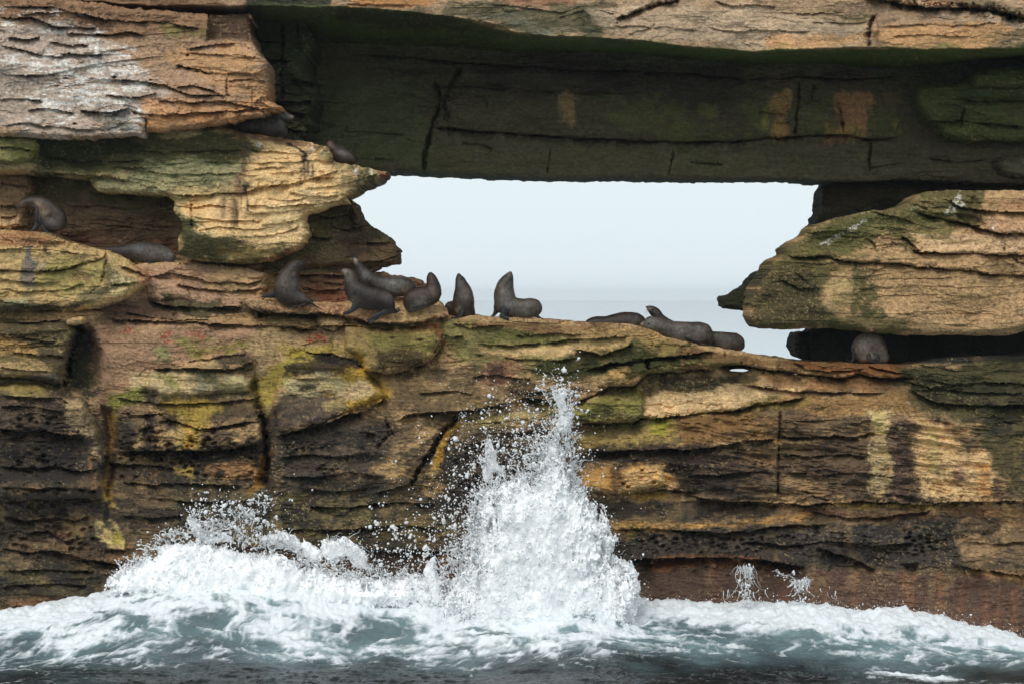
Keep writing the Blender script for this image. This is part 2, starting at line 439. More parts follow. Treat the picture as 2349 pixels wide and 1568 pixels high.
# ---------------------------------------------------------------- solid rock bodies cut from the survey grid
DEN = fbm(P / 70, Q / 46, 4, 101)
FKD = fbm(P / 5.5, Q / 3.6, 3, 102, 0.75) + 0.45 * DEN
FKL = fbm(P / 4.2, Q / 3.4, 3, 103, 0.75) - 0.45 * DEN
GRAIN = np.clip(1 + (0.12 + 0.22 * BM) * fbm(P / 42, dip / 5.0, 4, 97, 0.6) + 0.30 * fbm(P / 7, Q / 5, 4, 98, 0.75), 0.35, 1.7)
RUN = 0.8 * fbm((P + 1.5 * WX) / 34, Q / 120, 3, 105, 0.5) + 0.6 * fbm(P / 60, Q / 70, 4, 106); RUN2 = 0.8 * fbm((P + 1.5 * WX) / 30, Q / 100, 3, 107, 0.5) + 0.6 * fbm(P / 80, Q / 60, 4, 108)
def finish(w, calm, runs):
    """weathering laid over the traced stains: water runs, lichen specks, grain"""
    c = COL[w].copy(); q = Q[w]
    if runs:
        a = sst(0.05, 0.6, RUN[w]) * 0.4 * runs; c = c * (1 - a[..., None]) + c * np.array((0.42, 0.40, 0.40)) * a[..., None]
        a = sst(0.25, 0.75, RUN2[w]) * 0.3 * runs; c = c * (1 - a[..., None]) + lin((206, 172, 112)) * a[..., None]
    lum = c.mean(-1)
    a = sst(0.26, 0.46, FKD[w]) * (lum > 0.16) * 0.6 * calm
    c = c * (1 - 0.64 * a[..., None])
    a = sst(0.42, 0.58, FKL[w]) * (lum < 0.14) * 0.6 * calm
    c = c * (1 - a[..., None]) + lin((176, 152, 108)) * a[..., None]
    c = c * GRAIN[w][..., None]; lum = c.mean(-1)
    c = c * (1.27 * np.clip(lum / 0.25, 0.05, 1.5) ** (0.29 * calm))[..., None]
    return np.concatenate([c * 0.86, WET[w][..., None]], -1).astype(np.float32)
def body(name, poly, Y, R=0.45, L=22, T=2.0, holes=(), yfun=None, edge=2.5, hs=1.0, label=None, kind='structure', cat=None, over=None, calm=1.0, runs=0.0, jit=0.05):
    w = window(poly, 8)
    s = polysd(poly, w) + edge * fbm(P[w] / 16, Q[w] / 11, 4, 61, 0.6) * 1.4
    hm = np.zeros(s.shape, bool)
    for h in holes:
        hsd = polysd(h, w); s = np.minimum(s, -hsd); hm |= hsd > -8
    m = s > 0
    L *= 0.72; R *= 0.8
    t = np.clip(s / L, 0, 1)
    depth = (Y if yfun is None else yfun(P[w], Q[w])) - H[w] * hs + R * (1 - np.sqrt(np.clip(1 - (1 - t) ** 2, 0, 1)))
    q = m[:-1, :-1] & m[1:, :-1] & m[:-1, 1:] & m[1:, 1:]
    used = np.zeros_like(m)
    used[:-1, :-1] |= q; used[1:, :-1] |= q; used[:-1, 1:] |= q; used[1:, 1:] |= q
    idx = np.full(m.shape, -1, np.int64); n = int(used.sum()); idx[used] = np.arange(n)
    gy, gx = np.gradient(s, ST)
    # border points slide out to the outline so that it is smooth
    qp = np.pad(q, 1)
    full = qp[:-1, :-1] & qp[1:, :-1] & qp[:-1, 1:] & qp[1:, 1:]
    bd = used & ~full
    gl = gx * gx + gy * gy + 1e-3
    px = P[w] - np.where(bd, gx / gl * np.clip(s, 0, 2 * ST), 0); py = Q[w] - np.where(bd, gy / gl * np.clip(s, 0, 2 * ST), 0)
    X, YY, Z = ray(px, py, depth)
    co = np.stack([X[used], depth[used], Z[used]], 1)
    a, b, c, d = idx[:-1, :-1][q], idx[:-1, 1:][q], idx[1:, 1:][q], idx[1:, :-1][q]
    faces = np.stack([a, d, c, b], 1)
    # rim: boundary edges swept backwards
    E = []
    up = qp[:-1, 1:-1]; dn = qp[1:, 1:-1]     # shape (rows, cols-1)
    e = up & ~dn; r_, c_ = np.nonzero(e); E.append(np.stack([idx[r_, c_], idx[r_, c_ + 1]], 1))
    e = dn & ~up; r_, c_ = np.nonzero(e); E.append(np.stack([idx[r_, c_ + 1], idx[r_, c_]], 1))
    lf = qp[1:-1, :-1]; rt = qp[1:-1, 1:]
    e = lf & ~rt; r_, c_ = np.nonzero(e); E.append(np.stack([idx[r_ + 1, c_], idx[r_, c_]], 1))
    e = rt & ~lf; r_, c_ = np.nonzero(e); E.append(np.stack([idx[r_, c_], idx[r_ + 1, c_]], 1))
    E = np.concatenate(E)
    bi = np.unique(E); k = len(bi); mp = np.full(n, -1, np.int64); mp[bi] = np.arange(k)
    TT = np.where(hm[used][bi], 0.12, T)
    c0 = finish(w, calm, runs)[used]
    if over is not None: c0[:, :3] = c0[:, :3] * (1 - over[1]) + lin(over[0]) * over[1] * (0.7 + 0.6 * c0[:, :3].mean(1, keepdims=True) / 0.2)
    rings = [co]; cols = [c0]; prev = None; base = n
    nz = fbm(co[bi, 0] * 3, co[bi, 2] * 3, 3, 67)
    for j, fr in enumerate((0.12, 0.4, 1.0)):
        r3 = co[bi].copy(); r3[:, 1] += TT * fr
        r3[:, 2] += jit * fbm(co[bi, 0] * 3 + j * 7, co[bi, 2] * 3, 3, 67) * (TT > 0.5); r3[:, 0] += 2 * jit * fbm(co[bi, 0] * 3 + j * 5, co[bi, 2] * 3 + j * 9, 3, 69) * (TT > 0.5)
        rings.append(r3); cols.append(cols[0][bi])
        p0 = (lambda v: v) if j == 0 else (lambda v, B=base - k: B + mp[v])
        faces = np.concatenate([faces, np.stack([p0(E[:, 0]), p0(E[:, 1]), base + mp[E[:, 1]], base + mp[E[:, 0]]], 1)])
        base += k
    o = link(name, mesh_np(name, np.concatenate(rings), faces, np.concatenate(cols), smooth=False), ROCK)
    tag(o, label, cat, None, kind)
    return o
LIPX = [-170, 0, 167, 233, 300, 380, 480, 783, 910, 1049, 1149, 1183, 1249, 1383, 1483, 1565, 1732, 1832, 1992, 2132, 2348, 2520]
LIPY = [-40, -14, -2, 4, 10, 12, 12, 17, 23, 42, 60, 77, 82, 87, 94, 106, 119, 113, 109, 113, 111, 110]
REARX = [-170, 480, 783, 1049, 1166, 1316, 1449, 1565, 1698, 1865, 2065, 2232, 2348, 2520]
REARY = [70, 96, 98, 107, 121, 118, 123, 132, 146, 144, 157, 142, 134, 130]
def roofY(x, y):
    lip = np.interp(x, LIPX, LIPY) + 4 * fbm(x / 40, y * 0, 4, 63); rear = np.interp(x, REARX, REARY) + 2 * fbm(x / 30, y * 0, 3, 64)
    t = np.clip((y - lip) / (rear - lip), 0, 1.25)
    return -0.9 + 6.2 * t + H[window([(x.min(), y.min()), (x.max(), y.max())], 0)][:x.shape[0], :x.shape[1]] * 0
rear_pts = list(zip(REARX, [v + 5 for v in REARY]))
# palette as the eye reads it in flat light
TAN, TANL, PINK, BRN, DBR, BLK = (204, 172, 128), (222, 196, 152), (170, 132, 106), (138, 106, 76), (86, 68, 52), (50, 46, 42)
GRN, DGR, MOS, YEL, OCH, ORG = (104, 106, 62), (56, 64, 42), (128, 128, 70), (188, 158, 56), (158, 122, 60), (200, 140, 84)
GUA, RED, RBR, RUS, GRY, KHA = (226, 222, 214), (176, 72, 58), (96, 64, 46), (150, 98, 62), (120, 118, 112), (168, 156, 112)
# ================= upper left weathered block
pz([(-170, -150), (560, -150), (640, 240), (600, 262), (440, 296), (334, 314), (-170, 314)], (172, 140, 112), 0.95, 5, 4)
pz([(-170, -150), (480, -20), (560, 60), (470, 90), (200, 75), (60, 42), (-170, 36)], (146, 112, 84), 0.8, 8, 14, (90, 14))
pz([(-170, 40), (60, 40), (150, 55), (240, 78), (320, 140), (360, 200), (330, 313), (-170, 313)], (178, 162, 148), 0.8, 14, 30, (90, 20))
for p_ in ([(0, 46), (140, 44), (220, 62), (120, 70), (0, 66)], [(130, 170), (220, 110), (300, 120), (350, 190), (290, 225), (180, 220), (120, 190)],
           [(0, 120), (110, 135), (150, 160), (60, 155), (0, 140)], [(100, 205), (200, 205), (300, 245), (290, 262), (190, 255), (110, 240)],
           [(60, 260), (160, 270), (150, 290), (50, 280)], [(0, 200), (90, 206), (100, 230), (0, 225)], [(240, 255), (330, 262), (320, 306), (250, 300)],
           [(150, 80), (260, 74), (270, 100), (180, 108)]):
    pz(p_, GUA, 0.85, 6, 26, (46, 12), 0.55)
for x_, y_ in ((218, 90), (222, 92), (250, 130), (262, 135), (275, 128), (240, 128)): vs(x_, y_, y_ + 34, 3, GUA, 0.6)
pz([(330, 230), (480, 235), (640, 238), (640, 250), (590, 262), (520, 280), (430, 296), (340, 300)], (196, 148, 104), 0.8, 6, 14, (50, 12))
pz([(420, 96), (573, 100), (608, 150), (612, 225), (520, 228), (470, 180), (400, 130)], (190, 148, 104), 0.7, 10, 20, (60, 22))
pz([(345, 262), (440, 262), (540, 258), (560, 270), (440, 290), (350, 296)], (204, 138, 80), 0.5, 8, 14, (40, 10), 0.45)
pz([(222, 275), (290, 268), (300, 295), (240, 300)], DGR, 0.6, 6, 12, (30, 12), 0.3)
pz([(370, 55), (470, 65), (466, 84), (380, 84)], MOS, 0.6, 5, 10, (26, 10), 0.4)
pz([(477, 37), (573, 30), (573, 92), (470, 95)], (92, 72, 56), 0.9, 4, 4)
bulge([(477, 37), (573, 30), (573, 90), (474, 92)], -0.35, 8, 3)
for p_, a_ in (([(0, 15), (120, 16), (240, 46), (380, 52), (470, 70)], 0.22), ([(0, 42), (70, 40), (130, 62), (225, 66)], 0.28), ([(40, 33), (160, 28), (260, 52)], .15),
               ([(150, 78), (210, 80), (300, 76), (340, 84)], 0.25), ([(20, 88), (60, 92), (90, 84)], 0.25), ([(110, 95), (170, 105), (205, 104)], 0.2),
               ([(140, 122), (200, 128), (235, 124)], 0.3), ([(0, 105), (60, 115), (110, 128), (160, 132)], 0.25), ([(0, 170), (70, 172), (130, 168)], 0.2),
               ([(230, 182), (300, 184), (380, 196), (440, 220), (520, 218)], 0.3), ([(400, 200), (440, 195), (480, 205), (520, 222)], 0.25),
               ([(180, 255), (250, 258), (296, 248)], 0.45), ([(0, 230), (50, 228), (100, 230)], 0.25), ([(360, 230), (430, 236), (520, 234), (600, 250)], 0.3),
               ([(330, 262), (400, 262), (470, 258), (560, 252), (640, 248)], 0.25), ([(400, 155), (450, 158), (500, 172)], 0.15), ([(430, 120), (500, 126), (580, 130)], 0.1),
               ([(520, 168), (560, 168), (605, 172)], 0.12), ([(525, 185), (570, 182), (610, 186)], 0.12), ([(430, 112), (470, 104), (540, 100)], 0.2),
               ([(60, 250), (120, 252), (170, 262)], 0.15), ([(0, 290), (60, 282), (130, 292), (220, 300)], 0.15), ([(240, 218), (300, 226), (360, 214)], 0.2)):
    ledge(p_, a_ * 0.8, 8, 14)
crack([(430, 112), (432, 130), (426, 128)], 3, 0.2); crack([(522, 182), (520, 205), (522, 222)], 3, 0.25); crack([(300, 256), (332, 264), (334, 300)], 3, 0.2)
crack([(580, 208), (580, 235)], 2, 0.1); crack([(540, 245), (550, 258), (545, 272)], 3, 0.15)
for x_, y_ in ((170, 285), (35, 88), (410, 152), (432, 158), (452, 164), (470, 168), (345, 184), (150, 180), (262, 178)):
    hollow([(x_ - 8, y_), (x_, y_ - 4), (x_ + 9, y_), (x_, y_ + 4)], 0.3, 4, 2)
body('rock_block', [(-170, -110), (0, -8), (150, -2), (233, 8), (300, 20), (380, 25), (480, 34), (573, 32), (574, 96), (590, 117), (607, 143), (613, 167), (613, 230), (643, 243), (640, 251), (620, 258), (583, 264), (533, 278), (467, 290), (433, 296), (400, 297), (360, 303), (334, 301), (332, 314),
     (300, 312), (240, 316), (167, 318), (83, 315), (0, 312), (-170, 310)], -1.1, R=0.5, L=16, T=3.0, edge=3.5, label='weathered pinkish sandstone block streaked with white bird droppings at upper left')
# ================= green pillar behind it
pz([(565, -20), (760, -20), (735, 330), (560, 330)], (62, 66, 48), 0.97, 4, 3, wet=0.2)
pz([(612, 160), (650, 130), (660, 250), (616, 240)], (84, 72, 52), 0.6, 8, 14); pz([(640, 250), (715, 260), (705, 312), (650, 310)], (96, 88, 60), 0.7, 6, 14, pt=0.4)
pz([(625, 100), (690, 110), (705, 160), (640, 165)], (58, 76, 38), 0.6, 8, 14)
for p_ in ([(575, 92), (640, 96), (700, 100)], [(600, 135), (660, 140)], [(620, 232), (680, 238), (715, 232)], [(625, 292), (670, 300), (705, 302)], [(670, 180), (720, 190)], [(660, 260), (715, 262)]): ledge(p_, 0.3, 12, 10)
crack([(650, 60), (646, 140), (648, 230)], 3, 0.25); crack([(680, 30), (684, 95)], 3, 0.3)
body('rock_pillar', [(566, 10), (705, 24), (700, 60), (718, 84), (722, 110), (702, 130), (703, 157), (712, 175), (720, 200), (722, 233), (710, 257), (715, 287), (697, 292), (710, 305), (692, 317), (700, 335), (560, 335)], 1.6, R=0.5, L=26, T=3.4, over=((70, 74, 50), 0.6), label='dark green rock pillar holding up the roof beside the left block')
# ================= roof: front face and its green soffit
pz([(760, -150), (2520, -150), (2520, 110), (2130, 112), (1980, 110), (1830, 112), (1732, 118), (1565, 104), (1383, 86), (1249, 82), (1149, 58), (1049, 40), (850, 22), (760, 14)], (176, 146, 116), 0.95, 3, 3)
pz([(780, -20), (1010, -20), (1000, 8), (915, 23), (800, 16)], (196, 138, 84), 0.8, 4, 10, (40, 8))
pz([(1110, -20), (1340, -20), (1330, 12), (1300, 30), (1240, 20), (1150, 12)], (156, 112, 86), 0.8, 5, 10, (40, 12))
pz([(1000, 12), (1120, 6), (1250, 20), (1340, 10), (1400, 20), (1370, 70), (1260, 82), (1170, 64), (1050, 40), (920, 26)], (104, 100, 74), 0.85, 6, 18, (50, 18))
pz([(1060, 26), (1200, 26), (1240, 60), (1290, 70), (1250, 80), (1170, 62), (1060, 40)], (150, 144, 124), 0.6, 6, 16, (40, 14), 0.4)
pz([(1320, 30), (1400, 10), (1420, 60), (1370, 75), (1330, 60)], DGR, 0.6, 8, 18, (34, 16), 0.3)
pz([(1345, 15), (1560, 0), (1700, 20), (1900, 40), (1990, 60), (1980, 104), (1800, 112), (1700, 116), (1560, 100), (1400, 84)], (192, 168, 140), 0.7, 10, 18, (90, 16))
pz([(1780, 84), (1990, 80), (1990, 110), (1740, 116)], (208, 158, 106), 0.7, 8, 12, (60, 12))
pz([(2000, 60), (2240, 50), (2340, 60), (2260, 108), (2010, 108)], (204, 156, 106), 0.75, 8, 14, (70, 16))
pz([(1560, 40), (1680, 45), (1700, 56), (1560, 56)], BLK, 0.5, 6, 12, (40, 8), 0.4); pz([(1565, 84), (1640, 88), (1660, 100), (1565, 100)], BLK, 0.45, 5, 10, (30, 8), 0.5)
pz([(1860, 20), (1990, 16), (1990, 70), (1900, 66)], (110, 108, 68), 0.6, 10, 20, (60, 12), 0.45)
pz([(1890, 84), (1980, 86), (1960, 100), (1880, 100)], DGR, 0.5, 5, 12, (40, 6), 0.5); pz([(2260, 70), (2400, 60), (2400, 112), (2230, 108)], (96, 92, 60), 0.6, 8, 18, (50, 12), 0.35)
pz([(2080, 22), (2330, 38), (2340, 60), (2120, 42)], (196, 180, 156), 0.6, 6, 12, (60, 8), 0.4)
pz([(2080, -20), (2230, -20), (2210, 14), (2130, 12)], (178, 132, 96), 0.7, 5, 6); pz([(1990, -20), (2080, -20), (2200, 18), (2348, 40), (2348, 20), (2250, 0)], DGR, 0.5, 6, 8)
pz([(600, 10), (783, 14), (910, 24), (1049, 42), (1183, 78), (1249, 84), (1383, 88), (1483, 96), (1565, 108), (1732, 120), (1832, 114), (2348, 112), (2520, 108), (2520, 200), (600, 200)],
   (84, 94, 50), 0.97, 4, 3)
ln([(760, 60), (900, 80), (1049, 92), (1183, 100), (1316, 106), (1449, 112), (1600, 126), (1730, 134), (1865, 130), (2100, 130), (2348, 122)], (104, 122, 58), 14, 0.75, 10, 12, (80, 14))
pz([(780, 20), (1000, 30), (1150, 62), (1100, 72), (900, 60), (780, 44)], (60, 60, 42), 0.6, 8, 14, (80, 10))
pz([(1150, 56), (1250, 62), (1330, 84), (1180, 78)], (112, 112, 96), 0.4, 6, 12, (40, 10), 0.5)
crack([(1409, 47), (1440, 38), (1480, 22), (1510, 12), (1552, 3)], 5, 0.5); ledge([(1409, 44), (1480, 20), (1560, -2)], 0.25, 16, 16)
crack([(2008, 36), (1995, 56), (1992, 80), (1995, 108)], 5, 0.5, 0.6); bulge([(2008, 40), (2016, 70), (2004, 84), (1996, 66)], 0.25, 8, 1)
ledge([(1640, 0), (1680, 14), (1740, 12), (1780, 16)], 0.15, 10, 10)
ledge([(1960, -30), (2030, 0), (2085, 12), (2130, 18), (2200, 18), (2265, 24), (2348, 40), (2450, 60)], 0.9, 15, 14); crack([(2030, 4), (2085, 12), (2130, 18), (2200, 18), (2265, 26), (2348, 42), (2450, 62)], 7, 0.7)
for p_ in ([(1400, 60), (1500, 62), (1600, 70)], [(1620, 66), (1700, 72), (1780, 70), (1860, 74)], [(1780, 30), (1850, 34), (1930, 30)], [(1860, 50), (1930, 54), (1990, 50)], [(1440, 80), (1480, 70), (1500, 52)], [(2020, 60), (2100, 56), (2200, 60), (2300, 50)],
           [(2040, 84), (2120, 80), (2240, 86)], [(790, 12), (860, 10), (950, 14)], [(1120, 10), (1200, 18), (1290, 30), (1340, 12)], [(1280, 40), (1310, 34), (1340, 24)], [(1360, 24), (1410, 30)]):
    ledge(p_, 0.07, 8, 14)
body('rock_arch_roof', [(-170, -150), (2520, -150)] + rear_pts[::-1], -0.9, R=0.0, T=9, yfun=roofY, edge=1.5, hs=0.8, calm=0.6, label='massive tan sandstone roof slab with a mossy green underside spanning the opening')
# ================= back wall of the recess (dark algae)
pz([(700, 92), (1900, 120), (2520, 120), (2520, 440), (1880, 430), (700, 420)], (108, 100, 76), 0.98, 3, 2, wet=0.25)
pz([(715, 180), (960, 200), (1000, 380), (860, 400), (715, 330)], (106, 114, 72), 0.7, 18, 30, (90, 60))
pz([(1100, 130), (1700, 150), (1700, 230), (1100, 220)], (78, 66, 62), 0.7, 20, 24, (90, 30)); pz([(1000, 330), (1500, 340), (1890, 380), (1880, 410), (1000, 400)], (112, 112, 74), 0.6, 16, 24, (90, 30), 0.3)
for p_ in ([(1400, 210), (1560, 220), (1580, 300), (1400, 290)], [(1720, 225), (1760, 220), (1760, 310), (1720, 310)], [(1990, 230), (2060, 215), (2060, 310), (1990, 300)], [(1470, 290), (1700, 300), (1720, 320), (1500, 318)], [(1960, 345), (1994, 345), (1990, 395), (1965, 395)], [(1830, 240), (1900, 235), (1900, 300), (1840, 300)]):
    pz(p_, (124, 128, 70), 0.55, 8, 22, (40, 50), 0.3)
for a_ in ((1302, 226, 282, 34, (150, 122, 84), 0.75), (1286, 218, 284, 8, (130, 118, 90), 0.5), (1240, 225, 285, 5, (110, 104, 84), 0.5), (1792, 216, 314, 38, (158, 124, 78), 0.85), (1754, 245, 312, 12, (146, 140, 70), 0.55), (1955, 216, 315, 84, (160, 118, 84), 0.85),
           (1790, 160, 200, 60, (100, 80, 70), 0.5), (1940, 165, 215, 90, (92, 72, 70), 0.6), (1940, 290, 316, 80, (150, 130, 70), 0.5), (2057, 275, 305, 14, (140, 130, 70), 0.5), (1622, 240, 262, 30, (120, 120, 60), 0.5), (2045, 222, 250, 22, (120, 100, 70), 0.5), (1920, 215, 300, 20, (110, 90, 66), 0.5)):
    vs(*a_[:4], [min(255, int(v * 1.3)) for v in a_[4]], a_[5], n=8)
ledge([(960, 288), (1030, 292), (1110, 302), (1200, 308), (1300, 314), (1450, 322), (1565, 327), (1700, 322), (1830, 312), (1930, 308), (2000, 318), (2080, 316)], 0.38, 16, 16, groove=0.12)
ledge([(780, 128), (900, 128), (1050, 142), (1180, 150), (1300, 158), (1450, 162), (1600, 170), (1700, 180), (1850, 176), (2000, 180), (2100, 174)], 0.3, 10, 10, groove=0.1)
ledge([(990, 196), (1060, 198), (1180, 206), (1300, 212), (1450, 214)], 0.16, 8, 8)
crack([(1060, 150), (1040, 190), (1022, 220), (1018, 240), (1030, 276)], 5, 0.35); crack([(996, 190), (1006, 220), (1004, 260), (990, 290), (980, 330), (968, 396)], 4, 0.45)
crack([(1028, 285), (1030, 315)], 2, .2); crack([(1262, 345), (1258, 395)], 2, 0.12); crack([(1545, 340), (1535, 400)], 2, 0.15); crack([(1835, 190), (1828, 240), (1824, 310)], 3, 0.25); crack([(1868, 195), (1862, 230)], 2, 0.15)
crack([(1996, 322), (1994, 396)], 3, 0.22); crack([(1920, 230), (1930, 280), (1934, 312)], 3, 0.15); hollow([(1928, 280), (1938, 280), (1938, 290), (1928, 290)], 0.4, 3, 1); crack([(2060, 280), (2054, 308)], 2, .15)
for p_ in ([(790, 300), (860, 304), (930, 308)], [(1060, 330), (1110, 334), (1130, 342)], [(1580, 372), (1660, 378)], [(2130, 366), (2200, 372), (2260, 368)], [(860, 365), (900, 366)], [(1740, 258), (1800, 262)], [(1780, 284), (1810, 282)], [(2000, 385), (2080, 372)]): ledge(p_, 0.12, 6, 6)
body('recess_back_wall', [(440, 60), (783, 88), (1049, 97), (1316, 108), (1565, 122), (1865, 134), (2065, 140), (2520, 118), (2520, 424), (2300, 420), (2065, 410), (2000, 416), (1890, 415), (1800, 409), (1600, 411), (1450, 408),
     (1300, 408), (1200, 406), (1150, 404), (1000, 397), (930, 394), (880, 393), (700, 386), (600, 380), (440, 380)], 5.4, R=0.2, L=14, T=3.0, calm=0.25, jit=0.015, label='dark algae stained beam of rock hanging above the bright window')
# blocks at the right of the recess
pz([(2085, 140), (2520, 140), (2520, 330), (2190, 328), (2100, 280)], (108, 116, 64), 0.9, 5, 8, (40, 20))
pz([(2290, 220), (2400, 230), (2400, 300), (2300, 290)], (112, 98, 70), 0.5, 10, 16, (40, 20), 0.3)
ledge([(2200, 226), (2280, 232), (2400, 228)], 0.25, 10, 10); ledge([(2120, 280), (2200, 278), (2348, 292)], 0.25, 10, 12); crack([(2200, 290), (2210, 250)], 3, 0.15)
body('recess_boulder', [(2112, 197), (2199, 190), (2300, 196), (2520, 192), (2520, 324), (2348, 323), (2182, 321), (2162, 310), (2157, 290), (2132, 283), (2118, 262), (2105, 240), (2096, 217)], 4.0, R=0.5, L=20, T=1.6, label='dark green bedded rock block in the shade under the right of the roof slab', kind='thing', cat='rock')
body('recess_boulder', [(2232, 183), (2239, 170), (2265, 160), (2348, 152), (2520, 150), (2520, 200), (2348, 198), (2240, 198)], 3.4, R=0.4, L=16, T=1.8, label='small mossy stone lying on top of the shaded block under the roof slab', kind='thing', cat='rock')
body('recess_boulder', [(2282, 367), (2300, 360), (2520, 350), (2520, 412), (2340, 408), (2300, 398)], 4.6, R=0.4, L=16, T=0.8, label='low black rock lump in the dark corner just under the shaded green block', kind='thing', cat='rock')
# ================= middle left ledge block: green left, pale tan nose
pz([(-170, 300), (660, 300), (760, 340), (890, 395), (790, 470), (700, 560), (540, 612), (400, 590), (390, 470), (200, 440), (80, 400), (-170, 400)], (182, 158, 112), 0.95, 4, 3)
pz([(80, 305), (540, 300), (640, 330), (560, 372), (460, 392), (330, 420), (200, 400), (90, 396)], (78, 82, 50), 0.85, 12, 26, (90, 20))
pz([(90, 318), (300, 318), (340, 340), (200, 385), (90, 380)], (52, 56, 38), 0.75, 10, 18, (80, 18))
pz([(330, 372), (470, 360), (560, 372), (560, 430), (430, 440), (250, 440), (220, 418)], (172, 166, 124), 0.75, 10, 22, (80, 14))
pz([(400, 440), (520, 445), (560, 500), (540, 560), (420, 540)], (190, 172, 124), 0.8, 8, 12)
pz([(590, 318), (740, 338), (776, 400), (800, 440), (780, 465), (705, 545), (620, 575), (520, 585), (470, 540), (430, 470), (520, 440), (560, 380), (640, 340)], (228, 192, 138), 0.92, 14, 22, (40, 22))
pz([(620, 470), (720, 440), (790, 450), (760, 478), (705, 530), (600, 560)], (232, 202, 152), 0.6, 10, 14, (60, 14))
pz([(410, 505), (480, 540), (560, 565), (640, 570), (600, 604), (420, 590)], (66, 70, 42), 0.85, 8, 18, (50, 14)); pz([(500, 575), (620, 560), (690, 550), (640, 590), (560, 604)], (140, 118, 70), 0.7, 8, 12)
pz([(810, 385), (880, 396), (850, 425), (818, 425)], (80, 80, 48), 0.8, 4, 12, (16, 12), 0.3); pz([(868, 393), (890, 398), (872, 413)], (150, 74, 50), 0.85, 3, 3)
pz([(370, 395), (500, 402), (560, 430), (470, 428), (400, 412)], (74, 82, 52), 0.6, 6, 14, (60, 8), 0.4); pz([(280, 360), (420, 372), (520, 368), (500, 380), (330, 392)], (70, 82, 48), 0.5, 6, 14, (70, 8), 0.4)
pz([(540, 300), (660, 320), (740, 338), (730, 345), (640, 330), (550, 316)], (122, 82, 62), 0.7, 4, 6, (40, 8))
for a_ in ((560, 330, 400, 16, (104, 78, 72), 0.7), (548, 400, 452, 22, (140, 104, 84), 0.7), (520, 420, 500, 50, (150, 116, 88), 0.4), (540, 455, 520, 14, (96, 74, 60), 0.7), (700, 348, 372, 12, (58, 42, 48), 0.95), (698, 370, 410, 4, (58, 42, 48), 0.9),
           (706, 370, 402, 5, (58, 42, 48), 0.85), (716, 374, 408, 5, (58, 42, 48), 0.9), (690, 380, 420, 8, (110, 80, 70), 0.7), (562, 425, 446, 12, (48, 38, 42), 0.95), (553, 430, 480, 3, (48, 38, 42), 0.9), (567, 452, 484, 3, (48, 38, 42), 0.9), (670, 392, 410, 8, (120, 88, 76), 0.6), (570, 420, 436, 14, (48, 38, 42), 0.9),
           (512, 452, 500, 8, (120, 92, 72), 0.5), (800, 392, 424, 4, (190, 100, 80), 0.4), (595, 328, 334, 8, GUA, 0.8), (714, 336, 346, 4, GUA, 0.8), (815, 388, 396, 8, GUA, 0.6), (852, 390, 400, 5, GUA, 0.6)):
    vs(*a_, n=3)
ln([(660, 332), (680, 340), (696, 350)], (58, 42, 48), 3, 0.9, 2, 2)
for p_, a_ in (([(575, 346), (640, 350), (690, 356), (700, 366)], 0.12), ([(300, 340), (380, 352), (470, 348), (560, 344)], 0.14), ([(470, 372), (560, 376), (640, 372), (760, 370)], 0.14), ([(560, 392), (610, 384), (660, 386)], 0.12),
               ([(200, 442), (240, 446), (330, 446), (420, 450), (500, 444), (560, 442), (600, 430), (680, 420), (740, 405), (780, 390)], 0.28), ([(590, 430), (650, 426), (700, 412), (770, 408)], 0.2),
               ([(560, 470), (620, 474), (700, 470), (770, 462), (800, 450)], 0.22), ([(660, 440), (700, 452), (780, 448)], 0.18), ([(600, 516), (650, 512), (700, 500)], 0.12), ([(440, 500), (520, 508), (600, 506)], 0.12), ([(540, 545), (620, 540), (690, 520)], 0.1),
               ([(420, 470), (440, 478), (480, 470), (540, 478)], 0.14), ([(90, 400), (150, 398), (220, 405), (300, 412)], 0.3), ([(100, 360), (200, 372), (330, 366)], 0.15), ([(740, 345), (758, 350)], 0.1), ([(700, 435), (770, 425), (830, 412), (870, 400)], 0.15), ([(330, 395), (420, 402), (540, 398), (600, 404)], .12),
               ([(620, 400), (660, 398), (700, 394)], .08), ([(610, 455), (660, 460), (700, 456), (740, 440)], .12), ([(560, 490), (610, 488), (680, 484), (740, 474)], .12), ([(440, 530), (500, 520), (560, 528), (640, 520)], .1)):
    ledge(p_, a_ * 0.62, 14, 26)
bulge([(740, 338), (760, 350), (757, 372), (735, 372), (728, 350)], 0.15, 8, 2)
crack([(432, 450), (436, 480), (442, 520)], 3, 0.2); crack([(440, 462), (470, 458), (490, 448)], 2, 0.12); crack([(540, 450), (545, 500), (540, 550)], 2, .08)
body('rock_ledge', [(-170, 290), (500, 290), (540, 299), (582, 309), (630, 314), (662, 318), (690, 324), (722, 331), (747, 337), (758, 350), (757, 372), (785, 376), (821, 381), (850, 387), (875, 393), (889, 398), (870, 412), (850, 421), (829, 429), (808, 444), (793, 452), (801, 464), (785, 468), (769, 471), (750, 478), (729, 487),
     (703, 490), (698, 505), (707, 539), (700, 556), (690, 568), (660, 582), (617, 599), (560, 606), (533, 604), (480, 600), (433, 593), (412, 580), (408, 555), (416, 530), (418, 510), (400, 485), (400, 462), (385, 452), (367, 449), (330, 445), (280, 444), (233, 442), (214, 430), (205, 415), (160, 408), (100, 402), (60, 400), (-170, 398)],
     -0.2, R=0.55, L=20, T=3.2, label='pale tan and green ledge of rock with a pointed nose jutting over the window')
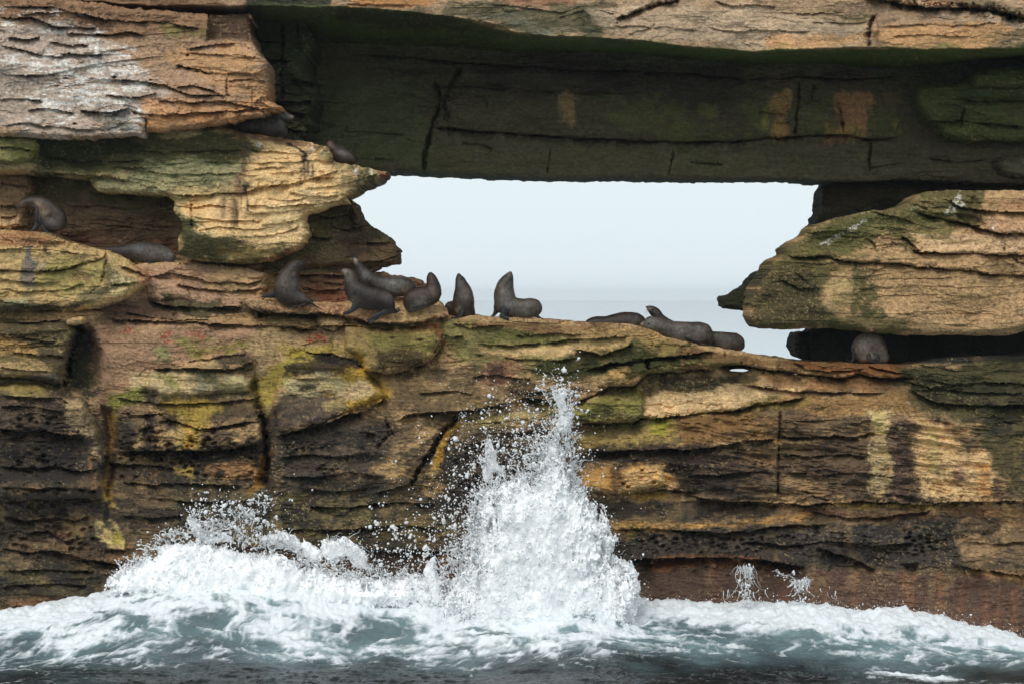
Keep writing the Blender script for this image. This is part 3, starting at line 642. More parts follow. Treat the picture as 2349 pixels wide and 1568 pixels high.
# small outcrops at the left edge
pz([(-170, 316), (83, 316), (92, 345), (66, 374), (-170, 374)], (140, 136, 88), 0.9, 4, 8); pz([(30, 330), (90, 330), (88, 356), (40, 366)], (104, 104, 52), 0.6, 6, 10)
pz([(-170, 395), (70, 398), (74, 430), (60, 470), (-170, 540)], (150, 122, 92), 0.9, 5, 6)
for p_ in ([(0, 474), (30, 472), (60, 480)], [(0, 498), (40, 496)], [(0, 420), (40, 426), (70, 430)], [(0, 336), (50, 340), (86, 350)]): ledge(p_, 0.15, 9, 9)
body('rock_outcrop', [(-170, 314), (40, 316), (83, 318), (90, 334), (87, 352), (66, 371), (0, 374), (-170, 374)], -0.75, R=0.4, L=16, T=1.2, label='rounded yellow green rock lump under the white stained block at the left edge', kind='thing', cat='rock')
body('rock_outcrop', [(-170, 397), (0, 397), (55, 399), (71, 412), (74, 428), (66, 446), (60, 470), (50, 520), (-170, 540)], 0.7, R=0.4, L=16, T=1.2, label='reddish bedded rock shoulder just above the scratching seal at the left edge', kind='thing', cat='rock')
# recess wall under the ledge block
pz([(74, 400), (300, 410), (410, 450), (420, 585), (300, 590), (60, 560)], (132, 108, 82), 0.95, 4, 5); pz([(74, 405), (200, 420), (180, 470), (80, 470)], (92, 92, 60), 0.8, 10, 16)
pz([(200, 420), (390, 450), (410, 500), (300, 480), (200, 470)], (120, 112, 76), 0.7, 12, 14, (70, 10)); pz([(120, 530), (400, 530), (410, 580), (160, 570)], (122, 90, 72), 0.8, 14, 16); pz([(360, 450), (400, 455), (398, 510), (370, 500)], (92, 78, 62), 0.6, 8, 8)
for p_ in ([(180, 505), (240, 502), (300, 512), (360, 520), (410, 518)], [(180, 512), (280, 518), (340, 526), (408, 532)], [(150, 470), (240, 476), (330, 480)], [(120, 540), (200, 538)], [(230, 450), (330, 460), (380, 470)]): ledge(p_, 0.07, 5, 8)
body('recess_wall', [(-170, 380), (430, 380), (440, 620), (-170, 620)], 1.5, R=0.0, T=1.5, label='brown bedded wall set back behind the scratching seal')
# dark block below the nose of the ledge
pz([(600, 455), (940, 440), (940, 625), (600, 625)], (100, 88, 66), 0.95, 3, 3); pz([(680, 480), (740, 475), (760, 560), (680, 600), (640, 600)], (84, 84, 50), 0.7, 10, 16, pt=0.3); pz([(690, 500), (780, 520), (760, 600), (660, 600)], (158, 146, 98), 0.5, 3, 6, (6, 6), 0.75)
pz([(800, 545), (916, 560), (905, 600), (800, 604)], (120, 94, 68), 0.6, 12, 14); pz([(700, 500), (790, 460), (830, 520), (740, 545)], (78, 72, 48), 0.7, 8, 14); pz([(790, 540), (870, 530), (850, 580), (800, 585)], (66, 60, 52), 0.5, 8, 12, pt=.3)
for p_ in ([(700, 492), (760, 500), (820, 490)], [(760, 520), (800, 526), (848, 516)], [(810, 604), (870, 598), (912, 584)], [(700, 540), (760, 548)], [(840, 560), (900, 556)]): ledge(p_, 0.15, 8, 10)
crack([(806, 470), (802, 500), (812, 530)], 4, 0.2)
body('rock_block', [(560, 470), (700, 440), (793, 450), (816, 467), (829, 493), (832, 503), (846, 518), (869, 531), (885, 540), (896, 548), (905, 562), (914, 575), (916, 592), (910, 603), (873, 612), (833, 612), (783, 612), (700, 616), (560, 620)], 0.9, R=0.5, L=20, T=2.2, label='dark speckled rock block jutting into the window under the tan ledge')
body('cliff_light_block', [(-170, -150), (640, -150), (640, 600), (-170, 620)], 4.2, R=0, T=4, hs=0.2, label='unseen rock backing added to keep light out behind the left headland')  # unseen backing, added to stop sky light leaking in from behind
# ================= right hand blocks
pz([(1850, 480), (2130, 430), (2520, 430), (2520, 775), (2060, 772), (1860, 760), (1735, 756), (1715, 700), (1790, 570)], (184, 150, 108), 0.95, 4, 3)
pz([(1715, 755), (1715, 690), (1760, 610), (1800, 560), (1900, 500), (2100, 440), (2270, 430), (2240, 500), (2100, 520), (1990, 560), (1900, 600), (1890, 680), (1930, 740), (2060, 765)], (104, 98, 60), 0.9, 10, 20, (60, 40))
pz([(1725, 640), (1870, 600), (1890, 740), (1740, 752)], (80, 72, 50), 0.8, 12, 16); pz([(1760, 600), (1850, 575), (1990, 600), (1960, 620), (1790, 640)], (112, 100, 60), 0.6, 10, 16, pt=0.3)
pz([(1860, 500), (2050, 480), (2200, 500), (2180, 560), (2000, 560), (1870, 570)], (98, 98, 54), 0.7, 10, 20, pt=0.2)
pz([(2090, 538), (2230, 545), (2520, 550), (2520, 580), (2230, 582), (2100, 570)], (204, 170, 130), 0.85, 6, 10, (70, 10)); pz([(2270, 500), (2520, 500), (2520, 530), (2270, 530)], (190, 150, 116), 0.8, 6, 6); pz([(2270, 460), (2348, 455), (2520, 455), (2520, 482), (2300, 480)], (176, 134, 100), 0.8, 5, 8)
pz([(1890, 640), (1960, 630), (1960, 700), (1900, 710)], (178, 152, 104), 0.8, 8, 14, pt=0.25); pz([(1950, 600), (2010, 600), (2020, 720), (1960, 720)], (68, 76, 44), 0.75, 8, 24, (30, 50), 0.3)
pz([(1900, 710), (2080, 740), (2060, 765), (1860, 755)], (82, 84, 48), 0.7, 8, 16, pt=0.2); pz([(2040, 620), (2520, 620), (2520, 750), (2060, 740)], (112, 92, 68), 0.5, 10, 20, (10, 5), 0.62)
for p_ in ([(1980, 480), (2010, 470), (2000, 482), (1975, 492)], [(2085, 480), (2110, 470), (2100, 480)], [(1880, 560), (1990, 500), (2010, 492), (1900, 560)], [(2160, 500), (2200, 440), (2210, 470)], [(2280, 505), (2284, 520), (2276, 530)]): pz(p_, GUA, 0.7, 2, 5, (10, 6), 0.5)
pz([(1740, 560), (2000, 470), (2200, 440), (2200, 560), (1900, 740), (1740, 740)], (168, 150, 104), 0.5, 2, 4, (7, 6), 0.78)
ledge([(1799, 578), (1820, 590), (1850, 592), (1875, 588), (1905, 592), (1930, 598), (1960, 602), (2010, 602), (2060, 606), (2130, 614), (2200, 618), (2280, 630), (2400, 634)], 0.26, 9, 14, groove=0.10)
ledge([(2080, 570), (2110, 580), (2200, 582), (2300, 584), (2440, 590)], 0.3, 9, 14, groove=0.1); crack([(2316, 584), (2330, 600), (2400, 620)], 3, 0.2); crack([(2306, 548), (2306, 582)], 2, 0.1)
ledge([(1990, 545), (2005, 560), (2010, 578)], 0.15, 10, 14); ledge([(2070, 540), (2090, 560), (2110, 578)], 0.25, 12, 14)
ledge([(2090, 480), (2140, 498), (2200, 510), (2270, 532), (2348, 538), (2450, 540)], 0.35, 11, 18, groove=0.1); ledge([(2180, 500), (2210, 515), (2250, 520)], 0.2, 12, 10)
ledge([(2180, 455), (2190, 470), (2230, 480), (2300, 486), (2400, 488)], 0.25, 10, 14); hollow([(2190, 488), (2250, 490), (2270, 520), (2220, 530), (2195, 510)], 0.35, 16, 4); hollow([(2210, 445), (2240, 446), (2250, 472), (2225, 478)], 0.2, 12, 3)
ledge([(1960, 480), (2010, 486), (2060, 500), (2100, 510)], 0.15, 10, 12); crack([(1815, 622), (1850, 650), (1880, 670)], 3, 0.1)
for p_ in ([(1900, 640), (2000, 636), (2100, 640), (2200, 634)], [(2000, 680), (2100, 676), (2250, 680)], [(2050, 720), (2150, 716), (2300, 722)], [(2100, 655), (2200, 660), (2340, 655)]): ledge(p_, 0.025, 6, 10)
ledge([(1790, 640), (1830, 660), (1870, 664)], 0.1, 8, 10)
body('rock_block', [(1862, 523), (1880, 512), (1932, 497), (1970, 490), (2005, 480), (2028, 483), (2055, 476), (2085, 463), (2105, 450), (2125, 440), (2200, 438), (2348, 437), (2520, 436), (2520, 760), (2348, 758), (2312, 769), (2200, 768), (2065, 769), (2010, 762), (1965, 758), (1920, 753), (1865, 753), (1800, 755), (1739, 753), (1720, 726), (1722, 696),
     (1730, 674), (1739, 656), (1750, 636), (1762, 619), (1770, 604), (1779, 593), (1799, 582), (1799, 573), (1822, 552), (1845, 540)], -0.5, R=0.6, L=24, T=2.6, label='huge tan and olive sandstone block leaning into the window from the right', edge=2)
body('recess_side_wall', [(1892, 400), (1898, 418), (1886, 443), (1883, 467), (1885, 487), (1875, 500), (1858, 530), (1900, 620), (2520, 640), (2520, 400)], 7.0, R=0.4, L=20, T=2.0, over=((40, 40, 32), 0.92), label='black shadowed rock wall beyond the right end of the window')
body('cliff_light_block', [(2060, 480), (2520, 480), (2520, 840), (2060, 840)], 4.6, R=0, T=4, hs=0.2, label='unseen rock backing added to keep light out behind the right headland')  # second unseen light blocker, added behind the right hand blocks
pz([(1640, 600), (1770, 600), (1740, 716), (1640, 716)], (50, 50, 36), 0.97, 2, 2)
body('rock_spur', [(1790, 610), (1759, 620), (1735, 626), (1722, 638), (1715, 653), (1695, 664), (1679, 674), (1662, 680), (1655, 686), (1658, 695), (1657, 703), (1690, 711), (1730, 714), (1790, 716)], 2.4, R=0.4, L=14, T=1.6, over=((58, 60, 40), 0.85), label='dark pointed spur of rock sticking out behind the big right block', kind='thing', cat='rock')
# dark rock behind and below it
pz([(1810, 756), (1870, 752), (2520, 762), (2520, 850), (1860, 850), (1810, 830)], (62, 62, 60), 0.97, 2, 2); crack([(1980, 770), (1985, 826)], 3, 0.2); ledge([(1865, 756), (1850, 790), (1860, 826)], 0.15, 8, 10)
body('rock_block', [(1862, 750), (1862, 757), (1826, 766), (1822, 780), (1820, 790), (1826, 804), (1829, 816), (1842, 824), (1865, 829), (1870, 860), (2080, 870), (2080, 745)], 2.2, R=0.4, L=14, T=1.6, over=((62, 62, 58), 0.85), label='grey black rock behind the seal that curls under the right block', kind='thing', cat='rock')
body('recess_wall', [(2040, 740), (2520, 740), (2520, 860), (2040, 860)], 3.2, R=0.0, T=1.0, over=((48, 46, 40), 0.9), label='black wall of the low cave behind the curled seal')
# ================= lower cliff ------------------------------------------------
BY = 600
pz([(-170, 600), (600, 612), (1010, 700), (1240, 735), (1500, 765), (1700, 810), (2100, 835), (2520, 830), (2520, 1512), (-170, 1512)], (184, 152, 108), 0.8, 4, 2)
# wetter and darker towards the water: lichen zone
pz([(-170, 1080), (300, 1060), (900, 1060), (1330, 1100), (1900, 1190), (2520, 1200), (2520, 1512), (-170, 1512)], (104, 86, 62), 0.78, 50, 60, (200, 70), wet=0.55)
# -- band behind the seals
pz([(560, 606), (870, 612), (860, 624), (640, 622), (560, 620)], (170, 154, 116), 0.85, 3, 4); pz([(640, 628), (960, 628), (1000, 690), (900, 690), (640, 690)], (128, 96, 74), 0.85, 4, 6)
pz([(720, 672), (790, 672), (800, 695), (730, 695)], (152, 96, 70), 0.8, 8, 8); pz([(740, 700), (820, 702), (820, 714), (740, 712)], (146, 66, 56), 0.6, 4, 8, (14, 8), 0.4)
ledge([(600, 612), (700, 614), (800, 616), (870, 612)], 0.15, 6, 6); ledge([(610, 626), (700, 630), (800, 630), (860, 628)], 0.25, 9, 8); crack([(607, 628), (610, 660), (604, 690)], 3, 0.2)
for p_ in ([(700, 645), (780, 650), (850, 645)], [(690, 660), (740, 668), (800, 664)]): ledge(p_, 0.1, 8, 8)
body('rear_ledge', [(380, 596), (560, 602), (640, 608), (700, 610), (783, 611), (871, 611), (868, 618), (856, 623), (880, 627), (906, 631), (940, 636), (965, 645), (990, 672), (1012, 698), (1020, 740), (380, 740)], 1.3, R=0.25, L=10, T=1.6, label='banded brown rock step behind the group of seals')
# -- pinkish block below the sleeping seal
pz([(320, 604), (600, 612), (606, 690), (560, 720), (240, 740), (240, 700), (330, 640)], (182, 146, 118), 0.85, 5, 8); pz([(460, 620), (600, 625), (606, 676), (480, 670)], (190, 156, 108), 0.6, 8, 12)
pz([(380, 690), (560, 700), (600, 720), (420, 735)], (70, 74, 46), 0.8, 6, 16, (60, 14)); pz([(230, 690), (400, 690), (420, 740), (240, 745)], (92, 68, 56), 0.7, 10, 14); pz([(430, 640), (600, 655), (560, 680), (440, 670)], (112, 102, 70), 0.5, 6, 14, (50, 8), 0.45)
pz([(400, 601), (560, 601), (600, 612), (400, 608)], (182, 160, 116), 0.7, 3, 3)
ledge([(340, 634), (400, 628), (480, 646), (560, 650), (606, 644)], 0.15, 10, 14); ledge([(400, 652), (450, 662), (520, 668), (600, 662)], 0.18, 9, 10); ledge([(340, 690), (400, 704), (450, 708), (520, 702), (560, 708)], 0.3, 12, 14); ledge([(240, 732), (360, 735), (500, 742), (620, 748), (740, 756)], 0.28, 10, 12)
bulge([(330, 640), (420, 640), (440, 690), (340, 690)], 0.2, 25, 5); hollow([(392, 714), (410, 712), (412, 730), (394, 730)], 0.2, 8, 3)
ledge([(280, 715), (340, 726), (420, 735), (480, 732)], 0.15, 9, 10)
body('rock_block', [(240, 640), (300, 606), (400, 602), (500, 608), (560, 614), (604, 626), (608, 660), (600, 690), (580, 706), (600, 745), (560, 760), (220, 750)], 0.25, R=0.35, L=20, T=1.6, label='pinkish rounded rock block beneath the seal asleep on the left ledge')
# -- yellow green block at the left edge
pz([(-170, 530), (60, 528), (180, 560), (250, 574), (300, 600), (340, 635), (332, 660), (270, 692), (160, 712), (-170, 715)], (196, 166, 114), 0.95, 4, 4)
pz([(-170, 530), (60, 530), (180, 566), (100, 562), (-170, 556)], (164, 116, 82), 0.85, 6, 8, (70, 10)); pz([(100, 590), (240, 592), (230, 650), (160, 680), (60, 670), (70, 620)], (158, 146, 84), 0.7, 14, 18)
pz([(240, 590), (270, 620), (310, 640), (260, 680), (170, 705), (180, 680), (230, 650), (236, 620)], (112, 104, 78), 0.8, 6, 12, pt=0.2); pz([(260, 620), (320, 640), (270, 684), (250, 690), (258, 650)], (192, 178, 128), 0.7, 4, 10, (14, 10), 0.45)
pz([(-170, 680), (90, 690), (160, 700), (200, 690), (180, 712), (-170, 718)], (70, 70, 56), 0.85, 6, 10); pz([(300, 600), (345, 630), (330, 660), (318, 640)], (190, 140, 108), 0.8, 4, 6)
vs(63, 565, 600, 12, (112, 112, 112), 0.85); vs(66, 600, 660, 24, (120, 116, 112), 0.75); vs(66, 655, 700, 20, (130, 120, 100), 0.4); vs(90, 604, 622, 30, (124, 118, 108), 0.45); pz([(172, 620), (210, 630), (200, 645), (155, 640)], (128, 84, 72), 0.6, 4, 8, (14, 8), 0.4); pz([(14, 688), (60, 684), (70, 700), (20, 700)], (170, 170, 130), .6, 5, 5)
pz([(96, 560), (112, 566), (108, 576), (120, 584), (112, 588), (100, 580)], (84, 66, 60), 0.8, 2, 4, (8, 6))
ledge([(-100, 568), (0, 572), (60, 570), (120, 574), (200, 586), (240, 584)], 0.1, 7, 10); ledge([(-100, 616), (0, 618), (80, 622), (150, 618), (200, 602), (236, 592), (246, 576)], 0.25, 8, 14, groove=0.05); ledge([(0, 640), (80, 650), (140, 644)], 0.1, 10, 14); crack([(246, 578), (244, 600), (234, 650), (190, 690)], 3, 0.1)
ledge([(280, 612), (310, 620), (336, 634)], 0.2, 8, 10); ledge([(250, 655), (290, 650), (320, 645)], 0.15, 8, 10); ledge([(0, 664), (60, 668), (140, 664), (200, 650)], .08, 8, 12)
body('rock_block', [(-170, 530), (0, 530), (60, 530), (110, 536), (150, 552), (180, 562), (215, 568), (247, 575), (272, 586), (293, 600), (317, 616), (336, 632), (334, 652), (318, 664), (290, 684), (262, 696), (233, 705), (167, 712), (100, 712), (0, 716), (-170, 720)], -0.6, R=0.6, L=30, T=1.9, label='yellow green bulging rock block with a grey stain under the scratching seal')
body('boulder', [(150, 738), (162, 728), (192, 726), (194, 738), (180, 746), (155, 747)], -0.7, R=0.3, L=10, T=0.5, kind='thing', cat='rock', label='small olive stone wedged in the cleft below the yellow green block')
# -- B1 and the dark cleft beside it
pz([(-170, 720), (150, 735), (190, 750), (200, 800), (160, 900), (-170, 880)], (82, 76, 54), 0.85, 5, 8); pz([(-170, 770), (60, 780), (90, 810), (20, 815), (-170, 810)], (206, 164, 104), 0.75, 8, 18, (50, 12), 0.2)
pz([(-170, 822), (80, 824), (120, 850), (60, 862), (-170, 856)], (192, 162, 112), 0.75, 8, 16, (60, 10)); pz([(60, 740), (170, 750), (160, 800), (60, 800)], (170, 150, 104), 0.5, 3, 8, (12, 6), 0.65); pz([(60, 860), (150, 860), (140, 885), (70, 878)], (96, 92, 84), 0.7, 5, 8)
pz([(165, 760), (215, 745), (245, 830), (230, 900), (200, 920), (150, 880), (158, 810)], (52, 56, 38), 0.92, 8, 12, wet=0.3)
bulge([(-170, 735), (147, 738), (177, 759), (163, 786), (157, 823), (147, 856), (143, 883), (67, 869), (-170, 866)], 0.7, 22, 5)
for p_ in ([(0, 738), (70, 742), (140, 736)], [(0, 770), (60, 776), (130, 786)], [(30, 808), (90, 812), (155, 818)], [(0, 862), (60, 866), (140, 884)], [(0, 842), (60, 848), (110, 852)]): ledge(p_, 0.16, 9, 10)
hollow([(165, 740), (210, 740), (240, 800), (240, 870), (205, 905), (150, 900), (146, 870), (158, 823), (165, 786)], 0.6, 25, 4); crack([(175, 735), (180, 760), (165, 800), (158, 850), (150, 890)], 7, 0.6)
pz([(150, 736), (190, 722), (200, 740), (170, 748)], (130, 120, 84), .7, 4, 5); bulge([(150, 738), (165, 728), (192, 726), (190, 742), (160, 746)], .25, 8, 2)
# -- large pinkish ramp below the shelf
pz([(200, 745), (560, 750), (780, 760), (860, 790), (700, 800), (640, 860), (610, 930), (570, 860), (480, 840), (350, 850), (300, 900), (260, 1000), (210, 960), (220, 860)], (172, 136, 108), 0.85, 14, 18, (70, 40))
pz([(410, 785), (560, 780), (590, 800), (520, 830), (430, 822)], (150, 142, 72), 0.75, 8, 16, (50, 16), 0.2); pz([(350, 800), (385, 795), (384, 826), (360, 825)], (148, 150, 96), 0.7, 6, 8); pz([(480, 810), (580, 805), (585, 842), (490, 846)], (60, 62, 48), 0.75, 6, 12, (40, 10), 0.2)
pz([(600, 740), (760, 750), (840, 790), (660, 850), (600, 930), (580, 860), (560, 800)], (184, 156, 112), 0.8, 12, 16); pz([(590, 870), (650, 840), (670, 800), (760, 800), (650, 880), (612, 970), (586, 930)], (176, 158, 62), 0.7, 10, 16, pt=0.15)
pz([(640, 800), (760, 790), (810, 800), (700, 840)], (168, 150, 62), 0.6, 12, 14)
for p_ in ([(362, 765), (388, 762), (396, 785), (378, 792)], [(240, 755), (300, 755), (310, 765), (250, 762)], [(690, 770), (740, 765), (750, 780), (700, 790)], [(430, 766), (470, 766), (460, 774)]): pz(p_, RED, 0.8, 3, 9, (12, 8), 0.45)
pz([(300, 850), (480, 840), (560, 860), (580, 900), (440, 920), (320, 915)], (202, 180, 134), 0.8, 10, 14); pz([(360, 835), (540, 845), (580, 835), (575, 852), (360, 852)], (96, 82, 62), 0.6, 6, 8, (60, 8))
pz([(240, 905), (300, 880), (340, 880), (330, 925), (280, 945), (262, 985)], (140, 144, 60), 0.8, 10, 12); pz([(325, 885), (362, 890), (362, 930), (330, 925)], (66, 56, 48), 0.85, 6, 8)
pz([(360, 855), (400, 858), (410, 890), (370, 880)], (140, 142, 70), 0.6, 6, 10); pz([(450, 850), (500, 850), (500, 884), (460, 890)], (118, 124, 108), 0.6, 8, 12, pt=0.2); pz([(480, 870), (580, 880), (575, 912), (500, 900)], (86, 90, 48), 0.75, 6, 12, (40, 12), 0.2); pz([(510, 858), (575, 866), (570, 880), (520, 872)], (206, 190, 140), 0.8, 4, 5)
pz([(370, 905), (500, 905), (590, 910), (600, 970), (470, 965), (380, 960)], (98, 84, 62), 0.75, 12, 18, (60, 14))
pz([(375, 920), (450, 920), (520, 930), (470, 960), (460, 1030), (410, 1030), (395, 960)], (178, 152, 62), 0.7, 10, 16, (16, 60), 0.15); vs(340, 948, 1030, 26, (62, 54, 50), 0.85); vs(310, 950, 1040, 26, (200, 166, 118), 0.7); vs(392, 950, 985, 18, (76, 66, 56), 0.8); vs(434, 970, 1028, 22, (204, 156, 82), 0.6); vs(412, 945, 1020, 10, (208, 184, 120), 0.6)
pz([(450, 985), (560, 975), (590, 985), (575, 1020), (470, 1022)], (190, 156, 110), 0.7, 5, 14, (26, 10), 0.3); pz([(268, 955), (300, 955), (305, 1040), (270, 1035)], (52, 46, 44), 0.8, 6, 12)
pz([(290, 1022), (440, 1030), (600, 1012), (590, 1060), (300, 1060)], (40, 38, 34), 0.7, 6, 10, wet=0.5)  # near-black strip paints in the shade beneath this overhang
ledge([(350, 846), (420, 842), (480, 846), (533, 845), (575, 832), (588, 824)], 0.35, 12, 18); ledge([(430, 830), (480, 822), (540, 812), (582, 812)], 0.12, 8, 12)
bulge([(480, 812), (560, 806), (588, 820), (583, 842), (560, 856), (574, 880), (575, 900), (480, 905), (340, 905), (340, 850), (420, 840)], 0.25, 16, 5)
ledge([(262, 912), (330, 922), (433, 926), (500, 922), (575, 915), (600, 905)], 0.2, 9, 12); ledge([(268, 945), (310, 950), (366, 948), (380, 960), (460, 984), (520, 975), (604, 963)], 0.35, 10, 14); ledge([(280, 1030), (340, 1034), (400, 1032), (467, 1033), (540, 1026), (610, 1014)], 0.6, 16, 16)
bulge([(265, 950), (330, 945), (400, 955), (470, 985), (600, 965), (606, 1015), (470, 1032), (270, 1034)], 0.3, 14, 6)
# -- gullies
hollow([(568, 900), (585, 830), (600, 905), (620, 960), (625, 1120), (580, 1120), (600, 1000), (590, 940)], 0.35, 14, 4); crack([(590, 930), (604, 965), (610, 1010), (612, 1060), (604, 1110)], 8, 0.6)
ln([(604, 1045, 8), (600, 1080, 9), (592, 1110, 12), (572, 1128, 10)], (196, 140, 62), 9, 0.85, 4, 5, wet=0.4); pz([(596, 960), (640, 930), (625, 1040), (604, 1045)], (58, 46, 38), 0.8, 7, 10)
hollow([(225, 920), (262, 935), (275, 1000), (265, 1100), (240, 1150), (238, 1060), (238, 1000)], 0.4, 14, 4); ln([(258, 950, 8), (252, 1000, 10), (248, 1060, 9), (244, 1110, 9), (250, 1150, 13)], (186, 148, 62), 9, 0.75, 5, 6, wet=0.4)
ln([(240, 1130, 4), (246, 1150, 6), (270, 1165, 3)], (214, 186, 96), 5, 0.8, 3, 3, wet=.4)
pz([(218, 1195), (262, 1185), (285, 1240), (282, 1258), (230, 1248), (212, 1220)], (204, 178, 120), 0.9, 4, 6); pz([(258, 1220), (278, 1215), (286, 1256), (256, 1250)], (176, 164, 60), 0.75, 5, 6); pz([(238, 1150), (252, 1150), (248, 1190), (236, 1204)], (34, 30, 24), 0.9, 3, 4)
# -- B2, the honeycombed block at lower left
pz([(-170, 872), (90, 876), (140, 900), (200, 920), (215, 950), (236, 985), (250, 1030), (240, 1100), (-170, 1110)], (86, 72, 60), 0.85, 6, 8, wet=0.3)
pz([(-170, 868), (90, 874), (138, 896), (60, 905), (-170, 896)], (172, 150, 82), 0.8, 6, 10, (60, 10)); pz([(140, 905), (200, 922), (212, 960), (236, 985), (245, 1030), (230, 1050), (206, 1010), (190, 1000), (170, 1010), (148, 990), (158, 960), (140, 930)], (204, 174, 128), 0.85, 6, 12, (24, 20), 0.1)
pz([(-170, 910), (140, 910), (150, 960), (-170, 970)], (112, 92, 78), 0.6, 10, 20, (40, 20), 0.3); pz([(-170, 985), (145, 985), (200, 1010), (215, 1045), (-170, 1050)], (54, 46, 42), 0.7, 10, 20, (50, 20), 0.2)
vs(84, 905, 960, 8, (190, 160, 120), 0.5); pz([(200, 1046), (215, 1046), (212, 1080), (200, 1070)], (206, 160, 104), .7, 4, 4)
bulge([(-170, 880), (90, 880), (135, 900), (195, 922), (212, 952), (232, 985), (246, 1030), (238, 1080), (240, 1140), (-170, 1150)], 0.75, 26, 6)
ledge([(0, 905), (60, 912), (130, 912), (160, 925)], 0.2, 10, 12); ledge([(0, 932), (60, 930), (150, 945)], 0.2, 9, 9); ledge([(0, 980), (50, 990), (100, 984), (150, 994), (200, 1000)], 0.45, 16, 14)
ledge([(0, 1068), (60, 1074), (130, 1070), (180, 1082), (230, 1070)], 0.25, 10, 10); ledge([(0, 1115), (80, 1120), (160, 1116), (230, 1124)], 0.25, 10, 12); ledge([(0, 1180), (60, 1196), (100, 1186), (170, 1192), (210, 1180)], 0.3, 10, 12); ledge([(0, 1255), (60, 1266), (120, 1262), (200, 1282), (300, 1296)], 0.35, 12, 14)
ledge([(0, 1150), (70, 1140), (140, 1150), (220, 1142)], .15, 9, 10); ledge([(60, 1220), (110, 1216), (150, 1240), (200, 1232)], .2, 9, 10)
pz([(88, 1190), (120, 1185), (110, 1215), (130, 1222), (166, 1225), (150, 1245), (108, 1240), (95, 1215)], (140, 112, 104), 0.7, 4, 6); pz([(115, 1220), (166, 1222), (140, 1238)], (168, 104, 78), 0.6, 5, 6)
pz([(200, 1064), (400, 1060), (420, 1130), (210, 1140)], (150, 112, 72), 0.45, 16, 26, (60, 14), 0.4); pz([(285, 1046), (340, 1046), (360, 1064), (310, 1062)], (206, 166, 110), 0.75, 5, 8)
pz([(470, 1066), (540, 1052), (588, 1060), (588, 1082), (560, 1090), (480, 1100), (472, 1086)], (212, 160, 104), 0.85, 4, 10, (22, 12), 0.1); pz([(486, 1074), (520, 1074), (520, 1092), (492, 1092)], (44, 36, 32), 0.8, 4, 8, pt=0.2); pz([(395, 1070), (440, 1072), (440, 1092), (400, 1086)], (196, 164, 76), 0.75, 5, 8)
pz([(370, 1120), (700, 1130), (900, 1140), (900, 1180), (700, 1240), (400, 1200)], (104, 104, 66), 0.6, 20, 30, (80, 40), 0.25); pz([(150, 1255), (300, 1255), (290, 1300), (170, 1298)], (186, 140, 92), 0.5, 10, 20, (40, 14), 0.35)
pz([(-170, 1290), (240, 1300), (250, 1360), (-170, 1400)], (86, 80, 50), 0.7, 14, 20, (80, 20), pt=0.15); pz([(-170, 1370), (140, 1370), (120, 1400), (-170, 1420)], (130, 86, 52), 0.6, 8, 10)
for p_ in ([(250, 1060), (330, 1066), (400, 1072)], [(280, 1105), (360, 1110), (460, 1108), (560, 1112)], [(280, 1180), (360, 1186), (420, 1180)], [(240, 1256), (290, 1262)], [(0, 1310), (100, 1304), (220, 1312)], [(0, 1345), (100, 1338), (200, 1340)], [(340, 1140), (450, 1150), (600, 1146)]): ledge(p_, 0.22, 10, 12)
# -- shelf lip and knobs under the seals
pz([(560, 684), (640, 690), (760, 705), (900, 712), (1010, 700), (1030, 722), (970, 740), (860, 742), (760, 722), (640, 712), (575, 706)], (184, 142, 106), 0.95, 4, 4); pz([(580, 700), (640, 712), (760, 722), (740, 738), (600, 718)], (86, 72, 54), 0.7, 5, 8)
pz([(900, 715), (1010, 705), (1024, 720), (960, 736), (900, 738)], (192, 164, 116), 0.7, 6, 8); pz([(560, 686), (600, 684), (650, 700), (600, 706), (568, 700)], (176, 146, 106), 0.7, 4, 4)
ledge([(556, 700), (600, 716), (660, 718), (735, 718), (800, 726), (850, 738), (916, 742), (970, 738), (1026, 722)], 0.5, 15, 12, groove=0.1); ledge([(600, 742), (700, 750), (790, 745), (850, 752), (930, 750), (1010, 742)], 0.2, 9, 9)
crack([(596, 722), (592, 740)], 3, .15)
body('rock_shelf', [(552, 690), (575, 683), (620, 686), (640, 690), (760, 694), (870, 694), (930, 700), (985, 698), (1008, 699), (1022, 708), (1028, 722), (1005, 732), (970, 740), (916, 745), (850, 741), (800, 730), (735, 721), (660, 721), (600, 718), (575, 706)], -0.35, R=0.3, L=10, T=2.2, label='tan rock shelf on which the upright seals sit', edge=1.5)
for p_ in ([(858, 756), (900, 752), (960, 748), (990, 745), (1010, 745), (1018, 760), (1000, 770), (960, 762), (900, 764)], [(1004, 762), (1018, 765), (1018, 790), (1008, 790)], [(1055, 735), (1075, 735), (1072, 748), (1060, 745)], [(1000, 745), (1018, 742), (1020, 768), (1004, 770)]): pz(p_, (196, 80, 66), 0.85, 2, 8, (8, 5), 0.5)
pz([(814, 790), (850, 784), (850, 796), (820, 798)], RED, 0.6, 3, 6, (9, 5), 0.5); pz([(1058, 775), (1072, 755), (1074, 768)], RED, 0.5, 2, 4, (6, 6), 0.3)
pz([(790, 742), (1000, 752), (1010, 800), (960, 830), (880, 850), (830, 850), (790, 800)], (166, 142, 88), 0.85, 8, 12); pz([(850, 770), (1000, 765), (1000, 800), (920, 810), (860, 795)], (142, 134, 74), 0.7, 10, 14, pt=0.15)
pz([(865, 800), (900, 800), (980, 810), (950, 840), (880, 852), (850, 845)], (74, 58, 44), 0.75, 8, 12); pz([(783, 815), (830, 820), (836, 845), (800, 852), (760, 840), (700, 815), (740, 806)], (48, 44, 40), 0.9, 5, 8); ln([(818, 800), (832, 830), (836, 845), (824, 852)], (196, 156, 50), 6, 0.8, 4, 5)
